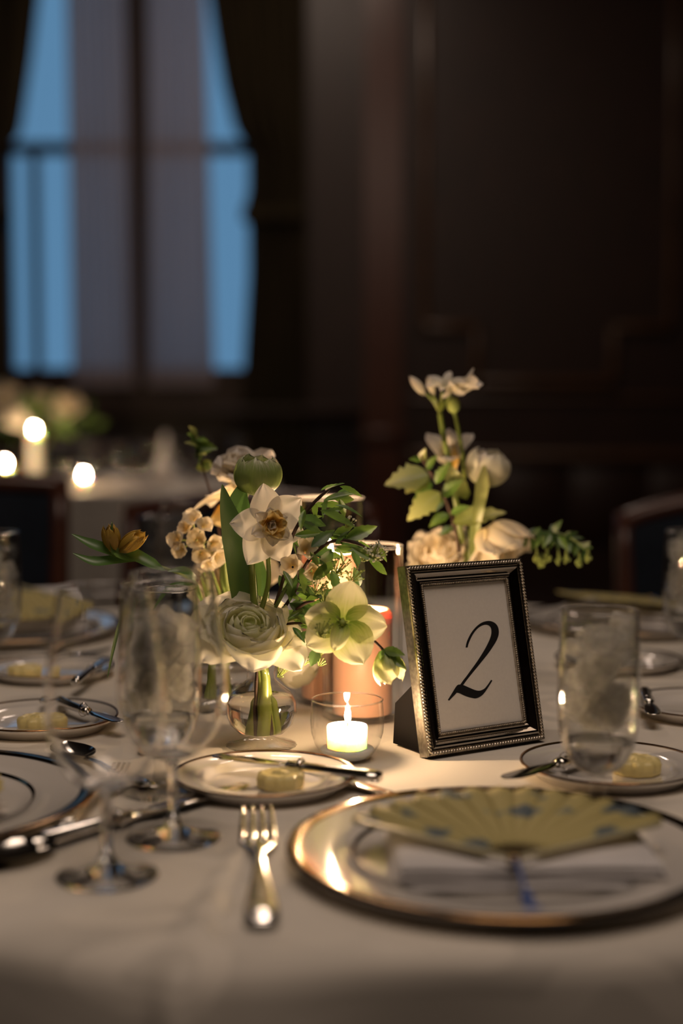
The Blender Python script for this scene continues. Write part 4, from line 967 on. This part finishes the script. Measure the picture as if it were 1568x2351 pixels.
# --- second vase behind, with cream flowers
v2 = on_z(518, 1628); bud_vase(v2, 'footed glass bud vase of green stems half hidden behind the wine glass', .98)
def spread(t, c, d, n, L, W, a0, a1, mats, seed, ruf=.002, lay=3, name='petal', cup=.3):
    rnd = random.Random(seed)
    for k in range(lay):
        f = k / max(1, lay - 1); ms = [flat_petal(name, mats[(k + j) % len(mats)], L * (.72 + .28 * f), W * (.75 + .25 * f), R(a0 * f), R(a0 + (a1 - a0) * f), cup, ruf, .6, .002, 10, 10, seed + 5 * k + j, .06) for j in range(2)]
        whorl(t, ms, c, d, n, k * .7, .12, rnd, 1, name)
c = on_y(566, 1128, 1.40); t, o_ = flower('carnation', 'ruffled cream carnation behind the tulip bud', 'flower', v2, c, [v2 + Vector((0, .01, .15))], .0022)
spread(t, c - o_, (-.05, -.35, 1), 10, .046, .036, 34, 72, [M_CREAM, M_BLUSH], 200, .0035, 5)
c = on_y(525, 1185, 1.41); t, o_ = flower('daffodil', 'cream daffodil turned away below the carnation', 'flower', v2, c, [v2 + Vector((-.004, .01, .13))], .0022)
whorl(t, [flat_petal('petal', M_CREAM, .036, .026, R(70), R(112), .25, .001, .8, .003, 12, 8, 220 + j) for j in range(3)], c - o_ + Vector((0, 0, .018)), (-.35, .2, 1), 6, .2, .1, random.Random(4))
g = Geo(); g.lathe([(.003, 0), (.009, .004), (.011, .012), (.0135, .022)], 24); g.obj('corona', M_CORONA, t, loc=c - o_ + Vector((0, 0, .012)), rot=facing((-.3, -.3, -1)))
c = on_y(452, 1246, 1.33); t, o_ = flower('stock_flower', 'cluster of small cream stock blossoms beside the tulip leaves', 'flower', v2, c + Vector((.01, .004, -.02)), [v2 + Vector((-.004, .0, .11))], .0020)
rr = random.Random(33)
sm_ = [flat_petal('floret_petal', M_CREAM, .0115, .0125, R(25), R(80), .4, .0016, .6, .0008, 8, 6, 240 + j) for j in range(3)]
for k, (dx, dy) in enumerate(((0, 0), (-30, 20), (-22, -22), (14, -28), (32, 8), (8, 28), (-8, -42), (40, 32), (-40, 2), (22, 46))):
    d = Vector((dx / 60, -.8, -dy / 60 + .2)); p = on_y(452 + dx, 1240 + dy, 1.325 + rr.uniform(-.008, .008))
    whorl(t, sm_, p - o_, d, 5, k, .15, rr, 1, 'floret_petal')
    stem(t, [c + Vector((.008, .004, -.018)), (p + c) / 2, p], .0008, o_, M_BUD, 'pedicel')
c = on_y(535, 1300, 1.43); t, o_ = flower('rose', 'cream rose glowing behind the tulip leaves', 'flower', v2, c + Vector((0, .0, -.02)), None, .0024)
many_petalled(t, c - o_, (.0, -.6, .6), .036, M_CREAM, M_CREAM, 6, 5, 15, .9, 145, .5)
c = on_y(462, 1030, 1.47); t, o_ = flower('fern_sprig', 'small green sprig rising behind the carnation', 'foliage', v2, on_y(448, 1010, 1.47), [on_y(500, 1200, 1.44), on_y(470, 1090, 1.46)], .0010, M_TWIG)
for k in range(16):
    b = on_y(452 + rr.uniform(-10, 16), 1000 + k * 5.0, 1.468); a = rr.uniform(-2.6, .4); L = rr.uniform(22, 38)
    leaf(t, b, on_y(452 + L * math.cos(a) + rr.uniform(-8, 14), 1000 + k * 5 + L * math.sin(a) * .8, 1.46 + rr.uniform(-.01, .01)), LFY[1] if k % 3 else LFY[0], rr.uniform(-.7, .7), o_, .9)
c = on_y(490, 1500, 1.345); t, o_ = flower('tulip', 'white tulip hidden low behind the ranunculus', 'flower', v2, on_y(660, 1480, 1.34) + Vector((0, .03, 0)), None, .002)
whorl(t, [cup_petal('petal', M_TULIPW, tprof, R(56), .05, .3, 260 + j) for j in range(3)], on_y(660, 1490, 1.37) - o_, (.4, -.5, -.6), 6, .2, .05, random.Random(2))

# --- yellow alstroemeria reaching out over the glasses
base = on_y(500, 1420, 1.33); t = thing('alstroemeria', 'yellow alstroemeria on a long leafy stem reaching over the goblet', 'flower', base); o_ = base
S = [base, on_y(470, 1348, 1.30), on_y(415, 1318, 1.28), on_y(345, 1294, 1.265), on_y(300, 1282, 1.26), on_y(268, 1276, 1.255)]
stem(t, S, .0014, o_)
up = (.2, -.75, .65)
ribbon(t, [on_y(300, 1284, 1.258), on_y(262, 1268, 1.25), on_y(210, 1250, 1.245), on_y(164, 1226, 1.245)], [.002, .0062, .0052, .0002], up, M_TLEAF, 'leaf', o_, .35)
ribbon(t, [on_y(312, 1286, 1.258), on_y(268, 1286, 1.25), on_y(215, 1290, 1.24), on_y(167, 1270, 1.24)], [.0015, .0048, .0050, .0002], up, M_TLEAF, 'leaf', o_, .35)
ribbon(t, [on_y(308, 1286, 1.252), on_y(268, 1270, 1.245), on_y(255, 1240, 1.242), on_y(257, 1196, 1.242)], [.0016, .0040, .0036, .0002], (.8, -.6, .1), M_TLEAF, 'leaf', o_, .4)
ribbon(t, [on_y(275, 1262, 1.252), on_y(310, 1276, 1.25), on_y(350, 1296, 1.25), on_y(378, 1310, 1.252)], [.002, .0066, .0055, .0002], up, M_TLEAF, 'leaf', o_, .3)
ribbon(t, [on_y(470, 1348, 1.30), on_y(430, 1340, 1.29), on_y(385, 1352, 1.285), on_y(345, 1400, 1.28)], [.001, .0032, .0030, .0002], up, M_TLEAF, 'leaf', o_, .3)
ribbon(t, [on_y(480, 1365, 1.30), on_y(455, 1330, 1.27), on_y(420, 1310, 1.26), on_y(385, 1312, 1.255)], [.001, .0042, .0040, .0003], up, M_TLEAF, 'leaf', o_, .3)
ribbon(t, [on_y(480, 1380, 1.31), on_y(462, 1350, 1.28), on_y(452, 1340, 1.27), on_y(430, 1335, 1.26)], [.001, .0052, .0040, .0003], (.3, -1, .3), M_TLEAF, 'leaf', o_, .3)
ribbon(t, [on_y(330, 1345, 1.275), on_y(285, 1420, 1.275), on_y(262, 1490, 1.275), on_y(247, 1556, 1.275)], [.0006, .0022, .0018, .0003], (.6, -1, .1), M_TLEAF, 'leaf', o_, .4)
def ap(u): return (.0006 + .0072 * math.sin(pi * (.08 + .72 * u)) , .026 * u)
for k, (px, py, d, sc_) in enumerate(((262, 1268, (-.12, -.3, 1), .95), (274, 1266, (1.0, -.35, .72), 1.05))):
    whorl(t, [cup_petal('petal', M_YELL, ap, R(44), .08, .9, 300 + j + 3 * k, 12, 8, .35) for j in range(3)], on_y(px, py, 1.25) - o_, d, 6, .3 * k, .06, random.Random(k), sc_)

# --- arrangement behind the picture frame
v3 = on_z(1066, 1578); bud_vase(v3, 'footed glass bud vase hidden behind the framed number', 1.)
c = on_y(1003, 1262, 1.50); t, o_ = flower('peony', 'large creamy bloom lit from the candles, nearer the glass cylinder behind the frame', 'flower', v3, c + Vector((.01, .01, -.02)), None, .0026)
many_petalled(t, c - o_, (-.25, -.55, .5), .0325, M_CREAM, M_CREAM, 7, 5, 31, .7, 150, .8)
c = on_y(1150, 1268, 1.49); t, o_ = flower('tulip', 'wide drooping cream tulip over the upper corner of the frame', 'flower', v3, c + Vector((-.03, .01, .012)), [v3 + Vector((.01, 0, .15)), on_y(1085, 1180, 1.5)], .0026)
def tp3(u): th = R(14) + R(104) * u; return (.0265 * math.sin(th) ** .8 + .001, .003 + .030 * (1 - math.cos(th)))
whorl(t, [cup_petal('petal', M_CREAM, tp3, R(56), .07, .9, 320 + j, 14, 10, .45) for j in range(3)], on_y(1108, 1215, 1.49) - o_, (.62, -.35, -.55), 6, .3, .06, random.Random(5))
whorl(t, [flat_petal('petal', M_CREAM, .042, .030, R(20), R(45), .4, .002, .7, .004, 12, 8, 330)], on_y(1120, 1215, 1.475) - o_, (-.1, -.3, -1), 3, 1.0, .2, random.Random(6))
c = on_y(1108, 1118, 1.50); t, o_ = flower('tulip', 'rounded white tulip in the tall arrangement behind the frame', 'flower', v3, c, [v3 + Vector((.006, 0, .16)), on_y(1090, 1160, 1.5)], .0024)
whorl(t, [cup_petal('petal', M_TULIPW, tprof, R(58), .05, .6, 340 + j, 14, 10, .45) for j in range(3)], c - o_, (.22, -.2, 1), 3, .2, .05, random.Random(5), 1.03)
whorl(t, [cup_petal('petal', M_BLUSH, tprof2, R(58), .05, .6, 345 + j, 14, 10, .45) for j in range(3)], c - o_, (.22, -.2, 1), 3, 1.2, .05, random.Random(6), 1.0)
ribbon(t, [on_y(1090, 1240, 1.478), on_y(1098, 1180, 1.47), on_y(1108, 1115, 1.47), on_y(1112, 1064, 1.475)], [.0022, .0055, .0072, .0004], (-.3, -1, .1), M_LEAFY, 'leaf', o_, .3)
ribbon(t, [on_y(1075, 1140, 1.49), on_y(1055, 1120, 1.48), on_y(1040, 1095, 1.475), on_y(1036, 1070, 1.475)], [.003, .009, .009, .001], (-.1, -1, .3), M_LEAFY, 'leaf', o_, .3)
c = on_y(1032, 1065, 1.53); t, o_ = flower('iris', 'loose white iris behind the thick green stalks', 'flower', v3, c, [v3 + Vector((-.004, .01, .16))], .0024)
whorl(t, [flat_petal('petal', M_BLUSH, .040, .027, R(25), R(75), .3, .0025, .7, .003, 12, 8, 350 + j) for j in range(3)], c - o_, (-.1, -.5, 1), 3, .6, .1, random.Random(4))
whorl(t, [flat_petal('petal', M_BLUSH, .036, .024, R(5), R(22), .35, .0025, .7, .003, 12, 8, 356 + j) for j in range(3)], c - o_, (.05, -.2, 1), 3, 1.6, .1, random.Random(7))
ribbon(t, [c + Vector((.002, -.012, -.010)), c + Vector((.004, -.016, .006)), c + Vector((.004, -.014, .020))], [.003, .005, .001], (0, -1, .2), M_CORONA, 'signal', o_, .3)
# paperwhite on its thick stalk
hub = on_y(1010, 948, 1.50)
t, o_ = flower('paperwhite', 'tall paperwhite with starry white blossoms topping the arrangement', 'flower', v3, hub, [v3 + Vector((-.002, 0, .15)), on_y(1034, 1080, 1.5), on_y(1020, 1010, 1.5)], .0030)
stem(t, [on_y(1066, 1100, 1.505), on_y(1060, 1030, 1.505), on_y(1044, 950, 1.505), on_y(1040, 925, 1.5)], .0020, o_, None, 'side_stalk')
for k, (px, py) in enumerate(((980, 905), (994, 908), (1016, 900), (1036, 905))):
    stem(t, [hub, (hub + on_y(px, py, 1.498)) / 2 + Vector((0, 0, .002)), on_y(px, py, 1.495)], .0015, o_, None, 'pedicel')
g = Geo(); g.ball((0, 0, 0), .0085, 8, (.85, .7, 1)); g.obj('seed_pod', M_BUD, t, loc=on_y(1041, 930, 1.49) - o_)
def budp(u): return (.0004 + .0042 * math.sin(pi * (u * .93 + .05)), .026 * u)
for k, (px, py, d) in enumerate(((976, 908, (-.62, -.1, .75)), (996, 908, (-.30, -.1, .9)))):
    whorl(t, [cup_petal('petal', M_BLUSH, budp, R(66), .08, .2, 370 + k, 10, 6, .3)], on_y(px, py, 1.495) - o_, d, 3, .2, .05, random.Random(k), 1.05 - .2 * k)
pw_ = [flat_petal('petal', M_BLUSH, .0225, .0105, R(40), R(98), .3, .0008, .8, .0012, 10, 6, 380 + j) for j in range(3)]
whorl(t, pw_, on_y(1022, 893, 1.49) - o_, (.0, -.5, .9), 6, .35, .22, random.Random(12), 1.0)
whorl(t, [flat_petal('petal', M_BLUSH, .0290, .0150, R(12), R(24), .5, .001, .8, .001, 10, 6, 385 + j) for j in range(2)], on_y(1042, 895, 1.485) - o_, (.95, -.25, .42), 5, .6, .10, random.Random(2), 1.)
whorl(t, pw_, on_y(1036, 890, 1.483) - o_, (.1, -.8, -.5), 3, 3.9, .2, random.Random(9), .72)
# leaves on the cylinder side of that arrangement, and the feathery sprig
base = v3 + Vector((-.004, .004, .014)); t = thing('leafy_branch', 'pale leafy branch on the cylinder side of the tall arrangement', 'foliage', base); o_ = base
g = Geo(); g.tube([p - base for p in (base, v3 + Vector((0, 0, .09)), on_y(1048, 1230, 1.49), on_y(1020, 1140, 1.485), on_y(985, 1080, 1.48), on_y(965, 1045, 1.48))], [.0018] * 5 + [.0006], 7, 6); g.obj('twig', M_TWIG, t)
for k, (b, e, ws, m) in enumerate((((985, 1090), (884, 1108), 1.1, 0), ((968, 1060), (975, 1030), .9, 0), ((965, 1058), (942, 1052), .9, 1), ((985, 1095), (930, 1128), 1.2, 0), ((990, 1105), (950, 1158), .9, 1), ((1010, 1130), (934, 1192), .95, 0),
                                    ((1020, 1150), (960, 1170), .9, 1), ((1000, 1110), (1030, 1060), .8, 1), ((1015, 1140), (1060, 1100), .9, 1), ((1030, 1180), (985, 1205), 1., 1), ((1035, 1180), (1075, 1160), .9, 1), ((980, 1080), (1000, 1045), .9, 1), ((1040, 1200), (1160, 1170), .7, 0), ((1040, 1210), (1010, 1225), 1., 1))):
    y0 = 1.475 + .012 * math.sin(k * 2.3); leaf(t, on_y(b[0], b[1], y0), on_y(e[0], e[1], y0 - .01), LFY[m], .25 * math.sin(k * 5.), o_, ws)
base = v3 + Vector((.006, .002, .014)); t = thing('feathery_sprig', 'feathery green sprig with yellow buds jutting out past the frame corner', 'foliage', base); o_ = base
SP = [base, v3 + Vector((.004, 0, .09)), on_y(1120, 1270, 1.52), on_y(1200, 1232, 1.5), on_y(1262, 1222, 1.485), on_y(1310, 1235, 1.48), on_y(1345, 1262, 1.475)]
stem(t, SP, .0011, o_)
rr = random.Random(44)
for k in range(46):
    s = rr.uniform(0, 1); px = 1208 + 140 * s; py = 1234 - 14 * math.sin(s * 3.1) + 34 * s * s; a = rr.uniform(-1.5, 2.0) if k % 2 else rr.uniform(.2, 2.6); L = rr.uniform(24, 46) * (1 - .25 * s)
    y0 = 1.485 + rr.uniform(-.02, .02); leaf(t, on_y(px, py, y0), on_y(px + L * math.cos(a), py + L * math.sin(a) * .9, y0 + rr.uniform(-.015, .015)), LFF[k % 2], rr.uniform(-.8, .8), o_, rr.uniform(.8, 1.2), 'leaflet')
for px, py in ((1232, 1284), (1256, 1282), (1282, 1288), (1300, 1285), (1330, 1292), (1350, 1282), (1244, 1296)):
    umbel(t, on_y(px, py, 1.475), .0042, 12, px, M_BUD, o_, on_y(px, py - 26, 1.48), .0016, 'buds')

# ------------------------------------------------------------------ the blurred table near the window
def bt(px, y): return Vector(((px - 784) / FPX * y, y, TZ))
def back_candle(px, py, y, lab, rc=.026):
    z = on_y(px, py, y).z - TZ - .012; p = bt(px, y); hc = max(.03, z)
    gl = thing('glass_cylinder', 'blurred glass cylinder around the ' + lab, 'candle holder', p)
    Geo().lathe([(.0006, .002), (rc + .011, .002), (rc + .013, .004), (rc + .013, hc + .055)], 32).obj('wall', M_GLASS, gl)
    Geo().lathe([(rc + .013 + .001 * math.cos(a), hc + .055 + .001 * math.sin(a)) for a in [2 * pi * k / 6 for k in range(7)]], 32).obj('rim', M_SOLID, gl)
    c = thing('pillar_candle', lab, 'candle', p + Vector((0, 0, .003)))
    Geo().lathe([(.0006, 0), (rc, 0), (rc, hc - .006), (rc - .004, hc - .003), (.0006, hc - .005)], 28).obj('wax_body', M_WHITEWAX, c)
    wick_flame(c, hc - .004, .8)
back_candle(80, 985, 5.95, 'tall blurred candle under the cream back flowers')
back_candle(12, 1063, 5.75, 'blurred candle at the picture edge on the back table')
back_candle(192, 1090, 5.60, 'low blurred candle at the near side of the back table')
vb = bt(95, 6.15)
def back_flower(px, py, y, label, seed, mat, rad=.05):
    c = on_y(px, py, y); t = thing('rose', label, 'flower', vb + Vector((0, 0, .01))); o_ = vb + Vector((0, 0, .01))
    stem(t, [o_, vb + Vector((0, 0, .12)), c + Vector((0, 0, -.02))], .003, o_)
    many_petalled(t, c - o_, (random.Random(seed).uniform(-.4, .4), -.7, .5), rad, mat, mat, 4, 5, seed, .8, 140, .8)
tv = thing('vase', 'blurred round vase of cream flowers on the back table', 'vase', vb)
Geo().lathe([(.0006, .001), (.04, .001), (.058, .03), (.06, .07), (.045, .11), (.05, .13)], 32).obj('bowl', M_GLASS, tv)
Geo().lathe([(.0006, .004), (.038, .004), (.055, .03), (.057, .06), (.0006, .062)], 32).obj('water', M_WATER, tv)
back_flower(152, 925, 6.1, 'cream rose on the side of the back flowers towards the window centre', 51, M_CREAM, .055)
back_flower(92, 915, 6.2, 'cream rose at the top of the back flowers', 52, M_CREAM, .05)
back_flower(8, 905, 6.1, 'cream rose of the back flowers cut by the picture edge', 53, M_CREAM, .06)
back_flower(40, 955, 6.0, 'cream rose low in the back flowers over the candle', 54, M_BLUSH, .045)
tb = thing('leafy_branch', 'blurred green foliage around the back flowers', 'foliage', vb + Vector((0, 0, .01))); o_ = vb + Vector((0, 0, .01)); rr = random.Random(5)
stem(tb, [o_, vb + Vector((0, 0, .1)), on_y(100, 950, 6.12)], .004, o_, M_TWIG, 'twig')
for k in range(40):
    px, py = rr.uniform(-60, 215), rr.uniform(915, 985); y0 = 6.12 + rr.uniform(-.05, .1); a = rr.uniform(0, 6.28); L = rr.uniform(24, 44)
    leaf(tb, on_y(px, py, y0), on_y(px + L * math.cos(a), py + L * math.sin(a), y0), LFY[1] if k % 3 else LF[1], rr.uniform(-1, 1), o_, 1.2)
for i, (px, y, kind, lab) in enumerate(((205, 5.9, 'w', 'blurred wine glass right behind the low back candle'), (262, 6.05, 'g', 'blurred goblet near the middle of the back table'), (375, 5.75, 'w', 'blurred wine glass above the cream stock cluster'),
                              (330, 5.5, 'g', 'blurred goblet at the near edge of the back table'), (460, 5.9, 'w', 'blurred wine glass behind the green sprig'), (545, 6.1, 'w', 'blurred wine glass behind the carnation'), (150, 5.5, 'w', 'blurred wine glass at the near edge beside the low candle'), (410, 6.2, 'g', 'blurred goblet at the far side of the back table'))):
    p = bt(px, y)
    if kind == 'w': wine_glass(p, lab)
    else: goblet(p, lab, 1.05, .12, False)
for px, y, wh in ((300, 5.72, 'near the low candle on the back table'), (70, 5.50, 'at the edge of the back table by the dark drape'), (520, 5.85, 'on the back table behind the carnation'), (380, 6.30, 'on the far side of the back table')):
    p = bt(px, y); plate('charger_plate', 'blurred white charger ' + wh, p, .145)
    napkin(p + Vector((0, 0, .0042)), 0, 'blurred white napkin ' + wh)
# napkin standing folded upright like a cone on the back table
def cone_napkin(px, y, label):
    t = thing('napkin', label, 'napkin', bt(px, y) + Vector((0, 0, .0195)))
    def fn(u, v):
        a = 2 * pi * v; r = .06 * (1 - u) ** .8 * (1 + .12 * math.sin(5 * a)) + .002; return Vector((r * math.cos(a), r * math.sin(a), .19 * u))
    g = Geo(); g.grid(fn, 14, 30); g.obj('cloth', M_NAPKIN, t)
cone_napkin(380, 6.30, 'blurred napkin folded upright on the far charger of the back table')
